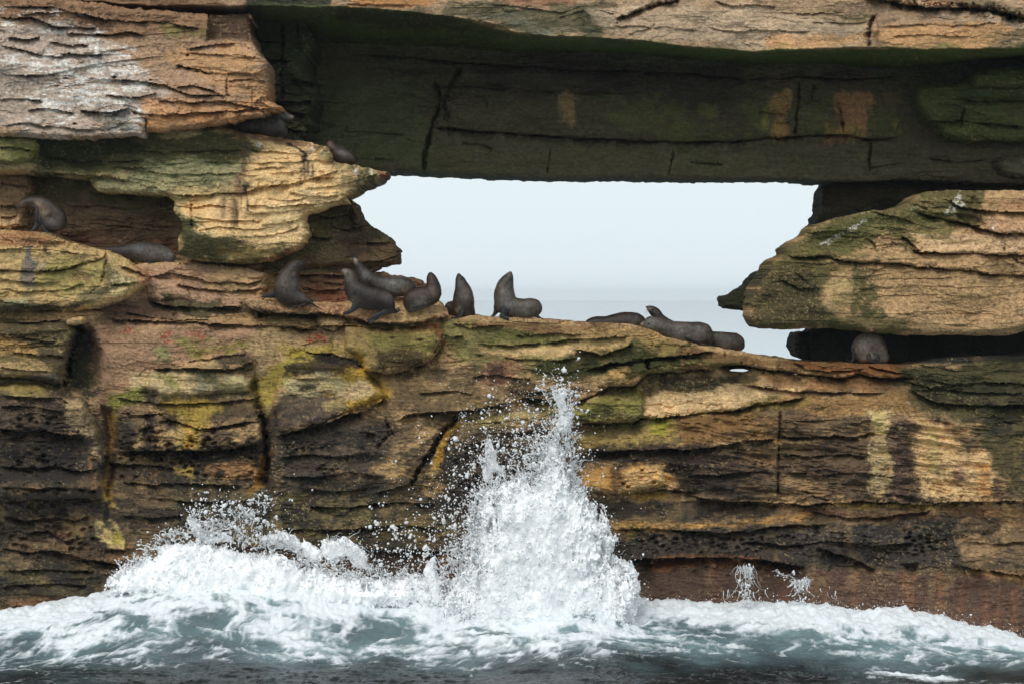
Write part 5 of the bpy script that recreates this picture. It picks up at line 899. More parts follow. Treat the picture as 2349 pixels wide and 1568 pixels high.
def seal(label, Y, body_, limbs=(), tone=(0.030, 0.026, 0.023), pale=(), eyes=(), ears=(), nose=None, whisk=(), step=1.5, w=0.9):
    _k[0] += 1
    chains = [(b, None) if not isinstance(b, tuple) else b for b in body_]
    allp = [p for c, f in chains for p in c] + [p for c, f in limbs for p in c]
    a = np.array([list(p) + [0] * (4 - len(p)) for p in allp], float)
    lo = [(a[:, 0] - a[:, 2]).min() - 5, (a[:, 1] - a[:, 2]).min() - 5, (a[:, 3] - a[:, 2]).min() - 5]
    hi = [(a[:, 0] + a[:, 2]).max() + 5, (a[:, 1] + a[:, 2]).max() + 5, (a[:, 3] + a[:, 2]).max() + 5]
    ax = [np.arange(lo[i], hi[i], step, dtype=np.float32) for i in range(3)]
    X, YY, Z = ax[0][:, None, None], ax[1][None, :, None], ax[2][None, None, :]
    fb = None
    for c, f in chains:
        q = chain_sd((X, YY, Z), c, f if f is not None else ((0, 0, 1), w))
        if f is None: q = q * 1.0
        fb = q if fb is None else smin(fb, q, 7.0)
    fl = None
    for c, f in limbs:
        q = chain_sd((X, YY, Z), c, f); fl = q if fl is None else smin(fl, q, 2.0)
    fld = fb if fl is None else smin(fb, fl, 3.5)
    fld = fld + 0.8 * fbm3(fld.shape, (16, 16, 16), 2, 380 + _k[0]) + 0.55 * fbm3(fld.shape, (9, 9, 9), 3, 300 + _k[0]) + 0.35 * fbm3(fld.shape, (2.6, 2.6, 2.6), 2, 340 + _k[0])
    co, fc = surfnets(fld, (lo[0], lo[1], lo[2]), step)
    # colours
    ii = np.clip(((co - lo) / step).round().astype(int), 0, np.array(fld.shape) - 1)
    tone = np.array(tone) * np.array((0.86, 0.74, 0.64)); col = np.repeat(tone[None], len(co), 0)
    nn = fbm(co[:, 0] / 16, co[:, 1] / 12, 4, 400 + _k[0]); col *= np.exp(0.7 * nn + 0.35 * fbm(co[:, 0] / 5, co[:, 1] / 7, 3, 430 + _k[0]))[:, None]
    for (x, y, r, c) in pale:  # pale fur marks, which also paint in lit sides and wet sheen
        d = np.hypot(co[:, 0] - x, co[:, 1] - y) / r; k = (1.0 * np.exp(-d ** 2 * 1.1) * (0.8 + 0.6 * fbm(co[:, 0] / 5, co[:, 1] / 5, 3, 420)))[:, None].clip(0, 1)
        col = col * (1 - k) + np.array(c) * np.array((1.95, 1.85, 1.72)) * k
    if fl is not None:
        lf = (fl - fb)[ii[:, 0], ii[:, 1], ii[:, 2]]; k = sst(1.0, -2.0, lf)[:, None]
        col = col * (1 - k) + np.array((0.022, 0.021, 0.022)) * (0.8 + 0.5 * nn[:, None]) * k
    bx, by = a[:, 0].mean(), hi[1] - 5
    k = (DIST + Y) / DIST / U
    def tol(p):
        p = np.atleast_2d(np.asarray(p, float)); return np.stack([(p[:, 0] - bx) * k, p[:, 2] * k, -(p[:, 1] - by) * k], 1)
    root = bpy.data.objects.new('fur_seal', None); S.collection.objects.link(root)
    rx, ry, rz = ray(bx, by, Y); root.location = (float(rx), float(ry), float(rz))
    tag(root, label, 'seal', 'fur seals resting on the rock ledges')
    c4 = np.concatenate([col.clip(0.003, 1), np.ones((len(col), 1))], 1)
    link('body', mesh_np('seal_body', tol(co), fc[:, ::-1], c4), FUR, root)
    def front(x, y, r=2.5):
        d = np.hypot(co[:, 0] - x, co[:, 1] - y); s_ = co[d < r]
        return s_[:, 2].min() if len(s_) else 0.0
    def ball(name, x, y, z, r, mat, sc=(1, 1, 1)):
        u = np.linspace(0, math.pi, 7); v = np.linspace(0, 2 * math.pi, 11)[:-1]
        pts = np.array([[x + r * sc[0] * math.sin(i) * math.cos(j), y + r * sc[1] * math.sin(i) * math.sin(j), z + r * sc[2] * math.cos(i)] for i in u for j in v])
        fs = [[i * 10 + j, i * 10 + (j + 1) % 10, (i + 1) * 10 + (j + 1) % 10, (i + 1) * 10 + j] for i in range(6) for j in range(10)]
        return link(name, mesh_np('seal_' + name, tol(pts), np.array(fs)), mat, root)
    for x, y in eyes: ball('eye', x, y, front(x, y) + 0.4, 2.0, EYE_M)
    if nose: ball('nose', nose[0], nose[1], nose[2] if len(nose) > 2 else 0, 2.4, NOSE_M, (1.1, 0.9, 1.2))
    for x, y, dx, dy in ears:
        z = front(x, y)
        g = (np.arange(x - 8, x + 9, .8), np.arange(y - 8, y + 9, .8), np.arange(z - 6, z + 6, .8))
        s_ = chain_sd((g[0][:, None, None], g[1][None, :, None], g[2][None, None, :]), [(x, y, 1.3, z), (x + dx, y + dy, 0.8, z - 1.5)], None)
        c_, f_ = surfnets(s_, (g[0][0], g[1][0], g[2][0]), .8); link('ear', mesh_np('seal_ear', tol(c_), f_[:, ::-1]), EAR_M, root)
    if whisk:
        vs_, fs_ = [], []
        for (x0, y0, x1, y1, sag) in whisk:
            z = front(x0, y0); n = 7
            for i in range(n):
                t = i / (n - 1); x = x0 + (x1 - x0) * t; y = y0 + (y1 - y0) * t + sag * math.sin(t * math.pi); r = 0.38 * (1 - 0.7 * t)
                for q in range(3): vs_.append((x + r * math.cos(q * 2.1), y + r * math.sin(q * 2.1), z - 1 + r * math.sin(q * 2.1 + 1)))
                if i: b = len(vs_) - 6; fs_ += [[b + q, b + (q + 1) % 3, b + 3 + (q + 1) % 3, b + 3 + q] for q in range(3)]
        link('whiskers', mesh_np('seal_whiskers', tol(vs_), np.array(fs_)), WHISK, root)
    return root
FV = ((0, 0, 1), 0.35)          # flipper thin in depth
FH = ((0, 1, 0), 0.35)          # flipper lying flat
TAN_F = (0.16, 0.12, 0.085); GRY_F = (0.085, 0.08, 0.075); DK = (0.024, 0.020, 0.018); BR = (0.032, 0.024, 0.019)
# upper left, under the orange overhang
seal('dark seal with round back and lifted grey head tucked beneath the orange overhang', 0.45,
     [[(646, 309, 9, 0), (640, 297, 19, 0), (614, 291, 25, 0), (584, 290, 22, 0), (555, 294, 13, 0)], [(590, 274, 15, 26), (618, 267, 16, 26), (640, 264, 13.5, 24), (655, 267, 10, 22), (668, 268, 5.5, 20)]],
     [([(640, 316, 4, -8), (655, 318, 3, -10), (664, 316, 2, -8)], FH)], tone=(0.055, 0.052, 0.05), pale=[(668, 269, 7, TAN_F), (650, 262, 16, (0.085, 0.088, 0.088)), (648, 280, 8, (0.10, 0.09, 0.08))],
     eyes=[(651, 263)], ears=[(638, 268, -2, 3)], nose=(672, 267, 20))
seal('brown wet seal curled up asleep on the tip of the tan ledge', 0.55,
     [[(813, 374, 8), (803, 366, 15), (785, 359, 18), (770, 351, 15), (760, 339, 13), (756, 332, 10)], [(770, 346, 9), (783, 340, 7), (788, 340, 4)]],
     [([(812, 380, 3, -8), (820, 379, 2.5, -8), (823, 372, 1.5, -8)], FH)], tone=BR, pale=[(788, 352, 14, (0.06, 0.055, 0.055)), (762, 332, 10, (0.055, 0.036, 0.026))])
# left ledge
seal('brown seal bent double to scratch its neck with a hind flipper', -0.1,
     [[(106, 518, 13), (122, 514, 19), (134, 508, 19.5), (130, 492, 19), (117, 479, 18), (100, 468, 17), (82, 464, 15.5), (64, 464, 13.5), (50, 469, 9), (41, 475, 5)], [(104, 488, 14), (100, 504, 13), (108, 516, 14)]],
     [([(89, 477, 3.5, -20), (88, 492, 4, -22), (89, 505, 4.5, -22), (98, 513, 4, -20)], FV), ([(101, 520, 4, -20), (106, 530, 5, -20), (116, 538, 5, -20)], FV), ([(114, 537, 3, -20), (136, 553, 2, -20)], FV), ([(115, 540, 2.5, -20), (134, 556, 1.5, -20)], FV), ([(118, 536, 2, -20), (138, 549, 1.3, -20)], FV),
      ([(88, 498, 8, 8), (84, 516, 7, 8), (74, 529, 5, 4), (66, 531, 3, 0)], FV)],
     tone=(0.045, 0.037, 0.032), pale=[(90, 472, 12, (0.15, 0.11, 0.08)), (104, 487, 12, (0.15, 0.115, 0.09)), (52, 472, 9, (0.075, 0.045, 0.04)), (128, 520, 14, (0.05, 0.047, 0.045))], nose=(38, 475, 0), ears=[(70, 482, 2, 6)])
seal('grey seal sleeping stretched out behind the yellow green block', 0.75,
     [[(387, 590, 16), (370, 584, 21), (342, 580, 24.5), (312, 578, 22), (286, 578, 17), (262, 576, 11), (246, 573, 6)]], [([(345, 603, 3, -16), (368, 605, 4, -16), (390, 602, 5, -10)], FH)],
     tone=(0.05, 0.047, 0.047), pale=[(388, 585, 22, (0.085, 0.08, 0.08)), (352, 590, 22, (0.07, 0.06, 0.055)), (322, 575, 16, (0.06, 0.06, 0.065)), (318, 585, 4, (0.01, 0.01, 0.01))])
# group on the shelf
seal('dark seal sitting upright at the left of the shelf with its snout turned right', -0.55,
     [[(712, 692, 6), (698, 689, 12), (680, 683, 19), (662, 677, 27), (655, 660, 29), (659, 643, 26), (666, 628, 21.5), (673, 615, 16.5), (681, 609, 13), (690, 608, 9), (695, 608, 6)]],
     [([(632, 674, 8, 10), (618, 678, 7, 10), (602, 680, 4, 8)], FV), ([(700, 699, 4, -12), (680, 703, 4.5, -16), (661, 707, 3, -16)], FH), ([(712, 692, 4, -6), (724, 702, 4, -8), (737, 709, 2, -8)], ((0.5, -0.8, 0.3), 0.45))],
     tone=(0.026, 0.021, 0.019), pale=[(655, 650, 24, (0.048, 0.036, 0.03)), (680, 650, 14, (0.055, 0.052, 0.052)), (675, 628, 4, (0.09, 0.05, 0.04)), (690, 685, 18, (0.042, 0.036, 0.034))], eyes=[(683, 605)], ears=[(672, 617, -2, 3)], nose=(699, 606, 0))
seal('large dark seal at the shelf front with fanned hind flipper hanging over the lip', -0.85,
     [[(893, 707, 13), (884, 693, 21), (866, 686, 27), (842, 682, 29), (820, 671, 27), (810, 655, 20.5), (806, 641, 16.5), (803, 631, 14.5), (796, 625, 10.5), (788, 622, 6)]],
     [([(822, 690, 11, -10), (814, 704, 8, -12), (806, 713, 5.5, -13), (791, 718, 4, -13)], FV), ([(892, 714, 6, -8), (876, 718, 5, -14), (864, 724, 6, -17)], FV),
      ([(866, 722, 2.4, -17), (843, 733, 1.6, -19)], FV), ([(866, 724, 2.4, -17), (844, 738, 1.6, -19)], FV), ([(867, 726, 2.4, -17), (849, 742, 1.6, -19)], FV), ([(868, 728, 2.2, -17), (856, 741, 1.4, -19)], FV), ([(898, 714, 6, 4), (908, 714, 5, 4), (916, 711, 3, 4)], FV)],
     tone=(0.026, 0.022, 0.020), pale=[(790, 624, 8, (0.13, 0.10, 0.08)), (800, 634, 12, (0.065, 0.055, 0.048)), (890, 680, 14, (0.052, 0.04, 0.038)), (812, 690, 12, (0.055, 0.045, 0.04))], eyes=[(798.5, 628)], ears=[(809, 638, 2, 4)], nose=(785, 619, 0))
seal('grizzled seal behind the large dark one, pointing its snout straight up', -0.1,
     [[(944, 666, 14), (932, 659, 21), (905, 658, 23), (876, 654, 22), (850, 645, 20), (834, 628, 15.5), (825, 614, 12.5), (818, 603, 9), (814, 595, 5)]], [([(900, 682, 4, -5), (925, 684, 3, -8)], FH)],
     tone=(0.032, 0.030, 0.028), pale=[(900, 660, 26, (0.075, 0.072, 0.07)), (815, 597, 7, (0.12, 0.095, 0.08)), (930, 668, 14, (0.085, 0.072, 0.055)), (838, 630, 12, (0.05, 0.05, 0.05))], eyes=[(822, 601)], ears=[(827, 618, -1, 5)], nose=(813, 591, 0))
seal('brown seal on the shelf tip with a grey patch on its flank, head raised', -0.55,
     [[(941, 708, 9), (940, 697, 15), (950, 686, 24), (972, 681, 24.5), (990, 677, 21), (994, 662, 17), (992, 648, 14), (989, 637, 10.5), (987, 629, 5)]], [([(948, 713, 4, -14), (966, 709, 3.5, -16), (985, 703, 2, -14)], FH), ([(1000, 654, 2, 0), (1008, 657, 1, 0)], FV)],
     tone=(0.034, 0.025, 0.020), pale=[(966, 696, 16, (0.10, 0.09, 0.085)), (948, 706, 8, (0.08, 0.072, 0.068)), (994, 670, 14, (0.05, 0.036, 0.026))])
seal('slim seal sitting bolt upright facing us on the bare ridge, nose to the sky', 0.15,
     [[(1062, 719, 20), (1062, 703, 25), (1063, 687, 24.5), (1062, 669, 20), (1058, 654, 14.5), (1055, 643, 11), (1053, 635, 6.5), (1052, 631, 4)], [(1037, 717, 11, 10), (1034, 706, 15, 12), (1050, 712, 16, 6)]],
     [([(1080, 695, 7, 0), (1084, 712, 5.5, 0), (1088, 723, 4, 0), (1098, 727, 2.2, 0)], FV), ([(1056, 703, 6, -18), (1060, 718, 4, -22), (1054, 726, 3, -23), (1036, 729, 2, -22)], FV)],
     tone=(0.036, 0.028, 0.024), pale=[(1070, 675, 16, (0.06, 0.05, 0.044)), (1050, 712, 7, (0.11, 0.09, 0.06)), (1055, 648, 9, (0.04, 0.038, 0.038))], eyes=[(1058, 641)], nose=(1052, 629, 0), whisk=[(1058, 633, 1070, 646, -3), (1059, 634, 1073, 651, -4), (1057, 634, 1067, 643, -3)])
seal('grey seal standing on its fore flippers on the bare ridge, chest puffed and nose up', 0.15,
     [[(1231, 712, 9), (1222, 706, 21), (1201, 707, 21.5), (1180, 705, 23), (1162, 698, 26), (1157, 681, 25), (1157, 664, 21.5), (1160, 651, 17.5), (1165, 640, 12.5), (1168, 632, 8), (1170, 627, 4.5)]],
     [([(1142, 698, 10, 8), (1138, 714, 7, 8), (1131, 724, 4, 6), (1122, 728, 2.5, 4)], FV), ([(1160, 698, 13, -16), (1158, 712, 10, -20), (1152, 724, 6, -22)], FV), ([(1148, 724, 4.5, -22), (1158, 729, 4.5, -24), (1166, 732, 3, -24)], FV), ([(1226, 722, 5, -6), (1236, 728, 4, -8), (1244, 733, 2, -8)], FV)],
     tone=(0.068, 0.064, 0.059), pale=[(1165, 700, 20, (0.07, 0.066, 0.062)), (1152, 670, 6, (0.10, 0.085, 0.065)), (1162, 680, 14, (0.065, 0.062, 0.06)), (1168, 628, 5, (0.08, 0.06, 0.05)), (1200, 722, 20, (0.075, 0.07, 0.064))],
     eyes=[(1173, 641)], ears=[(1174, 657, 1, 4)], nose=(1171, 625, 0), whisk=[(1166, 627, 1147, 640, -3), (1166, 628, 1150, 637, -2), (1165, 629, 1146, 644, -2)])
# on the slope at the right of the ridge
seal('dark brown seal lying flat behind the grey ones, head down toward the left', 0.55,
     [[(1474, 744, 11), (1456, 737, 20), (1422, 738, 21), (1392, 743, 18), (1369, 743, 17), (1353, 743, 12), (1343, 746, 5)]], (), tone=(0.026, 0.020, 0.017), pale=[(1455, 742, 14, (0.045, 0.04, 0.038))])
seal('small dark seal lifting its whiskered head behind the sleeping grey seal', 0.65,
     [[(1562, 766, 20), (1532, 748, 16), (1513, 733, 14), (1504, 719, 12.5), (1496, 712, 10.5), (1487, 706, 5)]], (), tone=(0.030, 0.024, 0.021), eyes=[(1497, 710)], ears=[(1507, 717, 3, 3)], nose=(1483, 704, 0), whisk=[(1484, 708, 1480, 722, 0), (1485, 709, 1483, 723, 0), (1484, 708, 1478, 718, 0)], pale=[(1488, 708, 5, (0.07, 0.06, 0.05))])
seal('plump seal at the pile\'s low end, only rump and back in view', 0.45,
     [[(1692, 797, 10), (1688, 786, 20), (1666, 782, 20.5), (1636, 778, 18), (1605, 772, 15)]], [([(1672, 803, 3, -10), (1690, 806, 4, -12), (1704, 806, 3, -8)], FH)], tone=(0.056, 0.05, 0.046), pale=[(1660, 795, 16, (0.07, 0.062, 0.055))])
seal('sleek grey seal asleep with its chin resting on the sloping rock', 0.15,
     [[(1624, 778, 11), (1610, 764, 24), (1583, 763, 24.5), (1556, 760, 23), (1531, 756, 20.5), (1511, 748, 18), (1495, 742, 17), (1482, 744, 11.5), (1473, 744, 6.5)]],
     [([(1600, 788, 3, -14), (1618, 790, 4, -14), (1631, 790, 4, -8)], FH), ([(1572, 772, 6, -17), (1586, 780, 5, -19), (1600, 785, 3, -18)], FH)],
     tone=(0.072, 0.067, 0.062), pale=[(1472, 742, 5, (0.13, 0.095, 0.075)), (1490, 746, 14, (0.085, 0.08, 0.076)), (1555, 772, 20, (0.08, 0.072, 0.066)), (1600, 775, 16, (0.075, 0.066, 0.06)), (1570, 768, 4, (0.008, 0.008, 0.008))],
     eyes=[(1487, 742)], ears=[(1502, 740, 4, 2)], nose=(1469, 740, -2), whisk=[(1476, 750, 1488, 760, 2), (1477, 749, 1490, 757, 2)])
seal('brown grey seal curled to groom its belly under the right block', 0.45,
     [[(1981, 816, 17), (1976, 801, 24), (1984, 787, 24), (2000, 781, 20), (2012, 790, 17), (2022, 802, 13), (2030, 818, 8)], [(1992, 816, 14, -4), (2010, 820, 12, -6), (2028, 822, 9, -4)]],
     [([(1957, 800, 5, -14), (1955, 816, 4, -16), (1952, 827, 3, -17), (1930, 831, 1.8, -17)], FV), ([(1988, 812, 4, -18), (1991, 824, 4, -22), (2004, 831, 3, -22), (2028, 834, 2, -20)], FV), ([(2002, 812, 3, -16), (2008, 828, 2, -18)], FV), ([(2010, 812, 3, -16), (2014, 828, 2, -18)], FV)],
     tone=(0.17, 0.14, 0.12), pale=[(1985, 790, 20, (0.17, 0.15, 0.135)), (2012, 800, 12, (0.15, 0.125, 0.11)), (2010, 820, 9, (0.035, 0.026, 0.02))], whisk=[(1999, 801, 2028, 806, -2), (2000, 803, 2026, 810, -2)], nose=(2030, 810, -6))
# ---------------------------------------------------------------- sea
WLX = [-400, -170, 0, 100, 200, 260, 320, 400, 560, 700, 850, 1000, 1060, 1150, 1300, 1360, 1430, 1500, 1600, 1750, 1850, 1940, 2000, 2050, 2120, 2200, 2300, 2348, 2520, 2800]
WLY = [1415, 1412, 1402, 1388, 1374, 1356, 1330, 1312, 1312, 1330, 1345, 1345, 1330, 1320, 1330, 1352, 1380, 1388, 1390, 1386, 1380, 1398, 1404, 1397, 1410, 1430, 1452, 1464, 1484, 1490]
xs = np.arange(-19, 19, 0.028, dtype=np.float32); ys = np.concatenate([np.arange(-15, -0.6, 0.055), np.arange(-0.6, 1.2, 0.12)]).astype(np.float32)
X, Yv = np.meshgrid(xs, ys)
s = -0.8 - Yv
xd = X * U * DIST / (DIST - 0.8) + CX
zw = EYE - (np.interp(xd, WLX, WLY) - HZ) / U * (DIST - 0.8) / DIST
fall = np.exp(-(np.clip(s, 0, None) / (3.2 + 0.8 * np.sin(X * 0.5))) ** 1.4)
Z = zw * fall - 0.52 * (1 - fall)
rough = sst(9, 1, s)
Z += 0.16 * fbm(X / 2.6, Yv / 2.1, 4, 201) * (0.6 + 0.7 * rough)
Z += 0.10 * (ridge((X + 0.3 * Yv) / 1.5 + 0.3 * fbm(X, Yv, 2, 203), Yv / 0.8, 4, 204, 0.55) - 0.55) * (0.8 + 0.6 * rough)
Z += 0.03 * (ridge((X - 0.5 * Yv) / 0.22, Yv / 0.20, 3, 207, 0.6) - 0.5)
Z += 0.06 * (ridge(X / 0.5, Yv / 0.30, 3, 206, 0.6) - 0.5) * (0.6 + 0.9 * rough)
Z += 0.10 * rough * sst(2.5, 0.2, s) * fbm(X / 0.25, Yv / 0.3, 3, 208)
wp = 0.9 * fbm(X / 2.5, Yv / 1.6, 3, 211)
cov = np.interp(s, [-3, 0.6, 1.5, 2.6, 3.9, 4.9, 5.9, 7.2, 11], [1.1, 0.86, 0.56, 0.42, 0.36, 0.26, 0.13, 0.05, 0.0])
cov += -0.07 * sst(2, 5, X) + 0.12 * np.exp(-((X - 1.4) / 2.2) ** 2) * sst(8, 4, s) - 0.10 * sst(3, -3, X) * sst(-9, -4, X) * sst(2, 5, s) * 0 + 0.08 * sst(-6, -11, X) * sst(7, 3, s)
yl = -7.2 - (X - 9.2) * 0.55            # foam tongue drifting out at the right
cov += 0.42 * np.exp(-((Yv - yl) / 0.7) ** 2) * sst(7.5, 9.5, X)
cov += 0.20 * np.exp(-((Yv + 8.4) / 0.5) ** 2) * sst(-9.5, -12, X)
lace = ridge((X + wp) / 0.95, (Yv + 0.6 * wp) / 0.75, 5, 213, 0.66)
lac2 = ridge((X + wp) / 0.42 + 9, (Yv + wp) / 0.55, 4, 215, 0.6)
blot = fbm((X + wp) / 2.4, Yv / 2.2, 5, 217, 0.6)
f = cov * 1.35 + 1.0 * (lace - 0.68) + 0.55 * (lac2 - 0.6) + 0.42 * blot - 0.20
lac3 = ridge((X + wp) / 0.17, (Yv + wp) / 0.40, 3, 216, 0.6); f = f + 0.30 * (lac3 - 0.6)
foam = sst(0.20, 0.62, f)
aq = np.clip(np.interp(s, [-2, 1.5, 3.6, 5, 6.8, 10], [0.95, 0.95, 0.8, 0.5, 0.16, 0.05]) + 0.45 * blot + 0.25 * fbm(X / 0.8, Yv / 1.3, 3, 219), 0, 1)
c = np.array((0.009, 0.013, 0.015))[None, None] * (1 - aq[..., None]) + np.array((0.19, 0.285, 0.305))[None, None] * aq[..., None] ** 1.5
fw = foam[..., None]
c = c * (1 - fw) + np.array((0.80, 0.85, 0.88)) * fw
Z += 0.05 * foam * (0.5 + fbm(X / 0.12, Yv / 0.25, 2, 221))
nr, nc = X.shape; idx = np.arange(nr * nc).reshape(nr, nc)
fc = np.stack([idx[:-1, :-1], idx[:-1, 1:], idx[1:, 1:], idx[1:, :-1]], -1).reshape(-1, 4)
tag(link('sea_surf', mesh_np('sea_surf', np.stack([X, Yv, Z], -1).reshape(-1, 3), fc, np.concatenate([c, np.clip(foam + 0.25 * aq, 0, 1)[..., None]], -1).reshape(-1, 4)), SEA), 'churning aqua and white water along the foot of the cliff', kind='structure')
# open sea out to the horizon, one ring sheet lying lower than the surf
r_ = [0, 14, 60, 300, 1500, 6000]; vs_, fs_ = [], []
for i, r in enumerate(r_):
    for j in range(48): vs_.append((r * math.cos(j * math.pi / 24), r * math.sin(j * math.pi / 24), -0.95))
    if i: fs_ += [[(i - 1) * 48 + j, (i - 1) * 48 + (j + 1) % 48, i * 48 + (j + 1) % 48, i * 48 + j] for j in range(48)]
tag(link('sea', mesh_np('sea', np.array(vs_), np.array(fs_)[:, ::-1]), OCEAN), kind='structure')

# ---------------------------------------------------------------- white water thrown up the wall
def poly2(pts, gx, gy):
    x, y = np.meshgrid(gx, gy, indexing='ij')
    d, _, _, _ = segdist(x, y, pts, True)
    return np.where(inside(x, y, pts), d, -d)
def splash(name, poly, Y, zw_, step, seed, soft=26, amp=1.0, cell=(10, 18, 9), lean=0.0, label=None, thr=0.0, holes=0.55, fade=None):
    a = np.array(poly, float); pad = 26
    gx = np.arange(a[:, 0].min() - pad, a[:, 0].max() + pad, step, dtype=np.float32); gy = np.arange(a[:, 1].min() - pad, a[:, 1].max() + pad, step, dtype=np.float32)
    gz = np.arange(-zw_ * 1.35, zw_ * 1.35, step, dtype=np.float32)
    s2 = poly2(poly, gx, gy).astype(np.float32)
    shp = (len(gx), len(gy), len(gz))
    cs = [c_ / step * 3 for c_ in cell]
    n1 = fbm3(shp, cs, 5, seed, 0.62); n2 = 1 - np.abs(fbm3(shp, [q * 0.7 for q in cs], 4, seed + 20, 0.6)) * 2.2
    z = gz[None, None, :] / zw_
    core = np.clip(s2 / soft, -1.5, 1.25)[..., None]
    edge = sst(1.1, -0.2, core)
    core = np.minimum(core, 0.75)
    if fade: core = core - (fade[2] * sst(fade[0], fade[1], gy))[None, :, None]
    f_ = core + 0.22 - 1.0 * z * z + amp * (0.55 * n1 + edge * holes * (n2 - 0.62)) - thr
    f_ = -f_
    for a_ in range(3):
        sl0 = [slice(None)] * 3; sl0[a_] = 0; f_[tuple(sl0)] = 1; sl0[a_] = -1; f_[tuple(sl0)] = 1
    co, fc = surfnets(f_, (gx[0], gy[0], gz[0]), step)
    k = (DIST + Y) / DIST / U
    W_ = np.stack([(co[:, 0] - CX) * k, Y + co[:, 2] / U, EYE - (co[:, 1] - HZ) * k], 1)
    ctr = W_.mean(0)
    o = link(name, mesh_np(name, W_ - ctr, fc[:, ::-1]), FOAM); o.location = ctr
    return tag(o, label, None, None, 'stuff')
splash('wave_splash', [(1286, 985), (1300, 1010), (1306, 1050), (1310, 1096), (1330, 1146), (1350, 1180), (1366, 1232), (1360, 1290), (1400, 1330), (1446, 1366), (1436, 1420), (1380, 1470), (1200, 1496), (1064, 1462), (1040, 1410), (1062, 1360), (1088, 1300), (1106, 1240), (1114, 1180),
       (1126, 1140), (1160, 1116), (1212, 1096), (1238, 1064), (1250, 1024), (1268, 995)], -2.3, 62, 2.6, 500, soft=62, thr=0.14, holes=1.15, fade=(1230, 1000, 0.62), label='tall white burst of sea water breaking against the cliff', amp=1.35)
splash('wave_splash', [(258, 1338), (290, 1304), (340, 1280), (366, 1250), (400, 1236), (450, 1230), (520, 1238), (556, 1250), (590, 1275), (640, 1262), (668, 1285), (700, 1315), (760, 1322), (830, 1338), (930, 1334), (1010, 1340), (1010, 1386), (700, 1392), (420, 1382), (290, 1362)], -1.5, 44, 2.8, 540, soft=34, thr=0.12, holes=1.05, amp=1.45, fade=(1345, 1225, 0.78),
       label='low curling surge of white foam climbing the rock left of the big burst')
splash('wave_splash', [(1350, 1296), (1400, 1294), (1436, 1290), (1452, 1308), (1464, 1344), (1452, 1368), (1420, 1356), (1380, 1345), (1356, 1330)], -1.6, 22, 2.0, 560, soft=18, amp=1.5, thr=0.25, label='small lacy fan of foam just right of the big burst', cell=(7, 9, 7), holes=0.9)
splash('wave_splash', [(738, 1240), (790, 1232), (836, 1270), (850, 1310), (820, 1300), (790, 1280), (760, 1290), (742, 1270)], -1.3, 12, 2.0, 590, soft=14, amp=1.4, thr=0.35, cell=(8, 10, 6), holes=1.0, label='thin torn veil of foam left of the big burst')
splash('wave_splash', [(598, 1236), (640, 1226), (690, 1236), (730, 1262), (740, 1290), (715, 1290), (690, 1262), (640, 1252)], -1.3, 12, 2.0, 594, soft=14, amp=1.4, thr=0.25, cell=(8, 10, 6), holes=1.0, label='thin arch of foam over a dark rock at the waterline')
splash('wave_splash', [(432, 1190), (450, 1192), (462, 1216), (500, 1228), (520, 1215), (530, 1235), (480, 1245), (448, 1226)], -1.5, 8, 1.7, 596, soft=9, amp=1.5, thr=0.1, cell=(6, 6, 5), holes=1.0, label='twisted rope of foam thrown above the left surge')
splash('wave_splash', [(1112, 1040), (1122, 1008), (1132, 1030), (1138, 1060), (1160, 1086), (1130, 1080), (1128, 1106), (1110, 1100)], -2.1, 8, 1.7, 598, soft=8, amp=1.4, thr=0.0, cell=(4, 10, 4), holes=0.9, label='thin upright strand of water at the left shoulder of the big burst')
splash('wave_splash', [(1270, 900), (1300, 892), (1296, 930), (1312, 950), (1300, 990), (1280, 985), (1286, 940)], -2.1, 8, 1.7, 602, soft=9, amp=1.6, thr=0.15, cell=(5, 8, 4), holes=1.0, label='broken strand of water above the crest of the big burst')
splash('wave_splash', [(975, 1306), (996, 1280), (1000, 1310), (1010, 1350), (1016, 1384), (992, 1380), (984, 1330)], -1.9, 10, 1.8, 604, soft=9, amp=1.5, thr=0.05, cell=(5, 10, 4), holes=0.9, label='ragged finger of foam at the lower left of the big burst')
# ---------------------------------------------------------------- droplets
_p = (1 + 5 ** 0.5) / 2
ICO = np.array([(-1, _p, 0), (1, _p, 0), (-1, -_p, 0), (1, -_p, 0), (0, -1, _p), (0, 1, _p), (0, -1, -_p), (0, 1, -_p), (_p, 0, -1), (_p, 0, 1), (-_p, 0, -1), (-_p, 0, 1)]) / math.sqrt(1 + _p * _p)
ICF = np.array([(0, 11, 5), (0, 5, 1), (0, 1, 7), (0, 7, 10), (0, 10, 11), (1, 5, 9), (5, 11, 4), (11, 10, 2), (10, 7, 6), (7, 1, 8), (3, 9, 4), (3, 4, 2), (3, 2, 6), (3, 6, 8), (3, 8, 9), (4, 9, 5), (2, 4, 11), (6, 2, 10), (8, 6, 7), (9, 8, 1)])
OCT = np.array([(1, 0, 0), (-1, 0, 0), (0, 1, 0), (0, -1, 0), (0, 0, 1), (0, 0, -1)], float)
OCF = np.array([(0, 2, 4), (2, 1, 4), (1, 3, 4), (3, 0, 4), (2, 0, 5), (1, 2, 5), (3, 1, 5), (0, 3, 5)])
DR = np.random.RandomState(77)
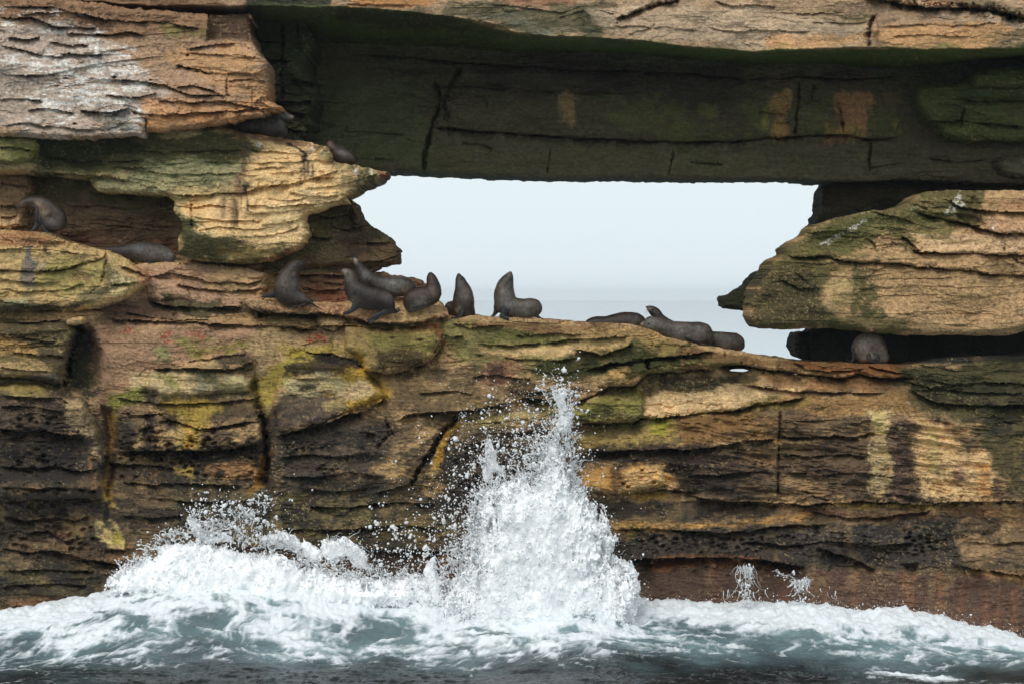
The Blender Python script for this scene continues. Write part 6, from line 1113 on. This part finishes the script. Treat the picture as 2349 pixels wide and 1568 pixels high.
def drops(name, xd_, yd_, Y_, r_px, label):
    """xd, yd plan position, Y depth, r radius in plan units"""
    ctr = None
    for shape, fcs, sel in ((ICO, ICF, r_px > 1.1), (OCT, OCF, r_px <= 1.1)):
        if not sel.any(): continue
        x, y, Yy, r = xd_[sel], yd_[sel], Y_[sel], r_px[sel] / U
        k = (DIST + Yy) / DIST / U
        pos = np.stack([(x - CX) * k, Yy, EYE - (y - HZ) * k], 1)
        if ctr is None: ctr = pos.mean(0)
        n = len(x); rot = DR.randn(n, 3, 3); qm, _ = np.linalg.qr(rot)
        sc = np.exp(DR.randn(n, 3) * 0.28) * r[:, None]
        v = np.einsum('vk,nk->nvk', shape, sc); v = np.einsum('nvk,nkj->nvj', v, qm) * (1 + 0.12 * DR.randn(n, len(shape), 1)) + (pos - ctr)[:, None]
        f_ = fcs[None] + (np.arange(n) * len(shape))[:, None, None]
        o = link(name, mesh_np(name, v.reshape(-1, 3), f_.reshape(-1, 3)), DROP); o.location = ctr; tag(o, label, None, None, 'stuff')
def strands(name, seeds, Y, label, wob=0.5):
    """thin torn threads of water; seeds = (x, y, dx, dy, length, radius)"""
    V, F = [], []
    for (x, y, dx, dy, ln_, r) in seeds:
        n = 9; px_, py_ = x, y; z = DR.randn() * 6; a0 = math.atan2(dy, dx); base = len(V)
        fr = [1 + 0.9 * DR.rand() * (DR.rand() < 0.4) for _ in range(n)]
        for i in range(n):
            t = i / (n - 1); rr = r * (1.1 - 0.75 * t) * fr[i] * (1.9 if i == n - 1 and r > 1 else 1)
            for q in range(4): V.append((px_ + rr * math.cos(q * 1.571 + a0), py_ + rr * math.sin(q * 1.571 + a0) * 0.9, z + rr * math.sin(q * 1.571)))
            if i: b = base + (i - 1) * 4; F += [[b + q, b + (q + 1) % 4, b + 4 + (q + 1) % 4, b + 4 + q] for q in range(4)]
            a0 += DR.randn() * wob; px_ += math.cos(a0) * ln_ / n; py_ += math.sin(a0) * ln_ / n; z += DR.randn() * 1.5
        F.append([base, base + 1, base + 2, base + 3]); F.append([len(V) - 1, len(V) - 2, len(V) - 3, len(V) - 4])
    V = np.array(V); k = (DIST + Y) / DIST / U
    W_ = np.stack([(V[:, 0] - CX) * k, Y + V[:, 2] / U, EYE - (V[:, 1] - HZ) * k], 1); ctr = W_.mean(0)
    o = link(name, mesh_np(name, W_ - ctr, np.array(F)), DROP); o.location = ctr
    return tag(o, label, None, None, 'stuff')
def along(pts, n, jit, dirx, diry, dj, L0, L1, r0, r1):
    p = np.array(pts, float); seg = np.hypot(*(p[1:] - p[:-1]).T); cs = np.concatenate([[0], np.cumsum(seg)]); out_ = []
    for _ in range(n):
        u = DR.rand() * cs[-1]; x = np.interp(u, cs, p[:, 0]) + DR.randn() * jit; y = np.interp(u, cs, p[:, 1]) + DR.randn() * jit
        out_.append((x, y, dirx + DR.randn() * dj, diry + DR.randn() * dj, L0 + (L1 - L0) * DR.rand() ** 2, r0 + (r1 - r0) * DR.rand() ** 2))
    return out_
RE = [(1300, 990), (1306, 1050), (1310, 1096), (1330, 1146), (1350, 1180), (1366, 1232), (1360, 1290), (1400, 1330), (1446, 1366)]
strands('sea_spray', along(RE, 230, 7, 0.6, -0.9, 0.6, 12, 46, 0.8, 2.4) + along([(1262, 990), (1240, 1020), (1232, 1060), (1205, 1092), (1150, 1110), (1112, 1130), (1096, 1172), (1086, 1232), (1050, 1280), (1000, 1330)], 240, 10, -0.5, -0.9, 0.7, 10, 44, 0.7, 2.2)
    + along([(1240, 880), (1290, 900), (1300, 960), (1290, 1000), (1270, 1060)], 90, 12, 0, -1, 0.8, 8, 30, 0.8, 2.0) + along([(1120, 1010), (1112, 1060), (1130, 1100)], 40, 5, 0, -1, 0.5, 10, 40, 0.8, 2.2) + along([(1160, 1150), (1240, 1100), (1300, 1300), (1150, 1350), (1100, 1300)], 140, 40, 0, -1, 1.2, 10, 40, 0.7, 1.8),
    -2.5, 'torn threads of water fraying off the edges of the big burst')
LE = [(262, 1336), (300, 1300), (345, 1268), (370, 1238), (420, 1222), (500, 1224), (556, 1236), (600, 1250), (660, 1238), (700, 1290), (760, 1300), (830, 1318), (930, 1318), (1000, 1326)]
strands('sea_spray', along(LE, 420, 8, -0.1, -1, 0.9, 8, 38, 0.7, 2.2) + along([(430, 1190), (470, 1215), (520, 1200), (560, 1180), (600, 1160)], 110, 12, 0, -1, 1.3, 10, 40, 0.7, 1.9) + along([(740, 1240), (800, 1240), (840, 1290), (860, 1310)], 60, 8, 0.6, 0.6, 0.6, 14, 44, 0.6, 1.4),
    -1.6, 'curling threads of water on top of the left surge')
strands('water_trickle', along([(1692, 1300), (1724, 1300)], 46, 4, 0.0, 1, 0.15, 16, 66, 0.35, 1.1) + along([(1700, 1330), (1716, 1390)], 60, 5, 0.0, 1, 0.3, 8, 26, 0.4, 1.3) + along([(1824, 1332), (1856, 1324)], 30, 3, -0.2, 1, 0.12, 20, 60, 0.5, 1.4) + along([(1774, 1308), (1822, 1328), (1852, 1326)], 26, 3, 1, 0.3, 0.2, 12, 36, 0.5, 1.3)
    + along([(1805, 1340), (1930, 1360)], 12, 8, 0, 1, 0.2, 10, 30, 0.4, 0.9) + along([(1640, 1350), (1760, 1360)], 10, 8, 0, 1, 0.2, 10, 30, 0.4, 0.9),
    -1.1, 'thin streaming runs of white water on the reddish wall', wob=0.26)
def cloud(n, cx, cy, sx, sy, Yc, Ys, rm, rs=0.5, rmax=5.5, rot=0.0):
    u = DR.randn(n) * sx; v = DR.randn(n) * sy; c_, s_ = math.cos(rot), math.sin(rot)
    # droplets hang together in clumps
    m = max(1, n // 14); cu = DR.randn(m) * sx; cv = DR.randn(m) * sy; kk = DR.randint(0, m, n); mixk = DR.rand(n) < 0.55
    u = np.where(mixk, cu[kk] + DR.randn(n) * sx * 0.10, u); v = np.where(mixk, cv[kk] + DR.randn(n) * sy * 0.10, v)
    return np.stack([cx + u * c_ - v * s_, cy + u * s_ + v * c_, Yc + DR.randn(n) * Ys, np.clip(rm * 0.88 * np.exp(DR.randn(n) * (rs + 0.15)), 0.4, rmax)], 1)
A = np.concatenate([
    cloud(2600, 1120, 1150, 55, 95, -2.2, 0.35, 0.95), cloud(1500, 1070, 1250, 45, 60, -2.1, 0.3, 1.1), cloud(900, 1190, 1030, 50, 50, -2.2, 0.3, 1.0), cloud(350, 1285, 890, 26, 30, -2.1, 0.2, 1.1), cloud(350, 1296, 955, 14, 32, -2.1, 0.15, 1.3),
    cloud(500, 1230, 960, 60, 45, -2.1, 0.3, 0.85), cloud(500, 1330, 1180, 26, 110, -2.2, 0.2, 1.1), cloud(300, 1010, 1100, 60, 90, -1.9, 0.4, 0.8), cloud(900, 1020, 1340, 40, 34, -1.9, 0.3, 1.2), cloud(500, 930, 1250, 45, 50, -1.7, 0.3, 1.3), cloud(700, 1240, 1060, 30, 40, -2.4, 0.3, 1.2),
    cloud(260, 1180, 920, 70, 60, -1.9, 0.4, 0.6, 0.35), cloud(220, 1400, 1230, 50, 70, -1.9, 0.3, 0.6, 0.35), cloud(500, 1200, 1490, 90, 16, -3.6, 0.5, 0.8), cloud(700, 1215, 1180, 45, 80, -2.95, 0.15, 1.0), cloud(900, 1210, 1350, 95, 60, -3.1, 0.2, 1.0), cloud(500, 1080, 1420, 50, 40, -2.9, 0.2, 1.1), cloud(500, 1360, 1420, 50, 40, -2.9, 0.2, 1.1), cloud(300, 1220, 1300, 90, 90, -3.2, 0.2, 0.8)])
drops('sea_spray', *A.T, 'cloud of white droplets flying off the big burst')
B = np.concatenate([cloud(800, 545, 1195, 50, 32, -1.5, 0.3, 1.1), cloud(260, 480, 1165, 34, 16, -1.5, 0.2, 0.9), cloud(200, 600, 1150, 40, 14, -1.4, 0.2, 0.8), cloud(160, 450, 1215, 16, 18, -1.5, 0.2, 1.6), cloud(400, 840, 1290, 50, 30, -1.5, 0.3, 1.0),
                    cloud(350, 720, 1290, 40, 26, -1.5, 0.3, 1.0), cloud(120, 700, 1180, 90, 50, -1.3, 0.3, 0.6, .3), cloud(180, 330, 1280, 40, 22, -1.5, 0.2, 0.8, rot=-0.7)])
drops('sea_spray', *B.T, 'droplets scattered above the left surge')
T_ = np.concatenate([cloud(160, 1708, 1345, 9, 26, -1.15, 0.04, 0.8), cloud(120, 1840, 1350, 9, 18, -1.15, 0.04, 0.8), cloud(60, 1810, 1320, 18, 6, -1.15, 0.04, 0.7)])
drops('sea_spray', *T_.T, 'drips breaking from the two trickles on the reddish wall')
xr = DR.rand(900) * 950 + 1420; yr = np.interp(xr, WLX, WLY) - np.abs(DR.randn(900)) * 12 + 2
drops('sea_spray', xr, yr, -1.2 + DR.randn(900) * 0.15, np.clip(0.75 * np.exp(DR.randn(900) * 0.4), .45, 3), 'fine droplets dancing along the waterline at the right')
# fine broken water hugging the burst: thick inside its outline, thinning out beyond
def fringe(poly, n, width, Y, zs, rm, label, up=0.0):
    a = np.array(poly, float); got = []
    tot = 0
    while tot < n:
        x = a[:, 0].min() - width + DR.rand(40000) * (np.ptp(a[:, 0]) + 2 * width); y = a[:, 1].min() - width + DR.rand(40000) * (np.ptp(a[:, 1]) + width)
        d, _, _, _ = segdist(x, y, poly, True); s_ = np.where(inside(x, y, poly), d, -d)
        p_ = np.where(s_ > 0, 0.22, 0.9 * np.exp(s_ / (width * 0.33))) * np.where(x < 1180, 1.0, 1.0 - up)
        k = DR.rand(40000) < p_ * 0.6; got.append(np.stack([x[k], y[k], np.clip(s_[k] / 40, 0, 1)], 1)); tot += k.sum()
    g = np.concatenate(got)[:n]
    drops('sea_spray', g[:, 0], g[:, 1], Y - g[:, 2] * zs + DR.randn(n) * 0.16, np.clip(rm * np.exp(DR.randn(n) * 0.6), 0.4, 4.2), label)
BURST = [(1286, 985), (1306, 1050), (1310, 1096), (1330, 1146), (1350, 1180), (1366, 1232), (1360, 1290), (1400, 1330), (1446, 1366), (1436, 1420), (1380, 1470), (1200, 1496), (1060, 1460), (1030, 1410), (1050, 1360), (1078, 1300), (1098, 1232), (1106, 1172), (1120, 1130), (1156, 1112), (1208, 1094), (1236, 1060), (1246, 1020), (1264, 990)]
fringe(BURST, 6500, 50, -2.4, 0.75, 0.8, 'fine broken water all round and over the big burst', up=0.35)
fringe([(258, 1338), (290, 1304), (340, 1275), (366, 1240), (400, 1226), (450, 1222), (520, 1226), (556, 1236), (590, 1262), (640, 1240), (668, 1262), (700, 1300), (760, 1310), (830, 1326), (930, 1322), (1010, 1332), (1010, 1386), (420, 1382), (290, 1362)], 4200, 26, -1.6, 0.5, 0.8, 'fine broken water over the left surge')
# ---------------------------------------------------------------- sea haze
hx = np.array([(sx * 6200, sy * 6200, z_) for z_ in (-2.5, 22) for sy in (-1, 1) for sx in (-1, 1)], float)
hf = np.array([(0, 2, 3, 1), (4, 5, 7, 6), (0, 1, 5, 4), (2, 6, 7, 3), (0, 4, 6, 2), (1, 3, 7, 5)])
hm_ = bpy.data.materials.new('sea_haze'); hm_.use_nodes = True; t_ = hm_.node_tree; t_.nodes.clear()
o_ = t_.nodes.new('ShaderNodeOutputMaterial'); v_ = t_.nodes.new('ShaderNodeVolumePrincipled')
v_.inputs['Color'].default_value = (0.86, 0.93, 1.0, 1); v_.inputs['Density'].default_value = 0.00012
t_.links.new(v_.outputs[0], o_.inputs['Volume'])
tag(link('haze', mesh_np('haze', hx, hf, smooth=False), hm_), kind='stuff')
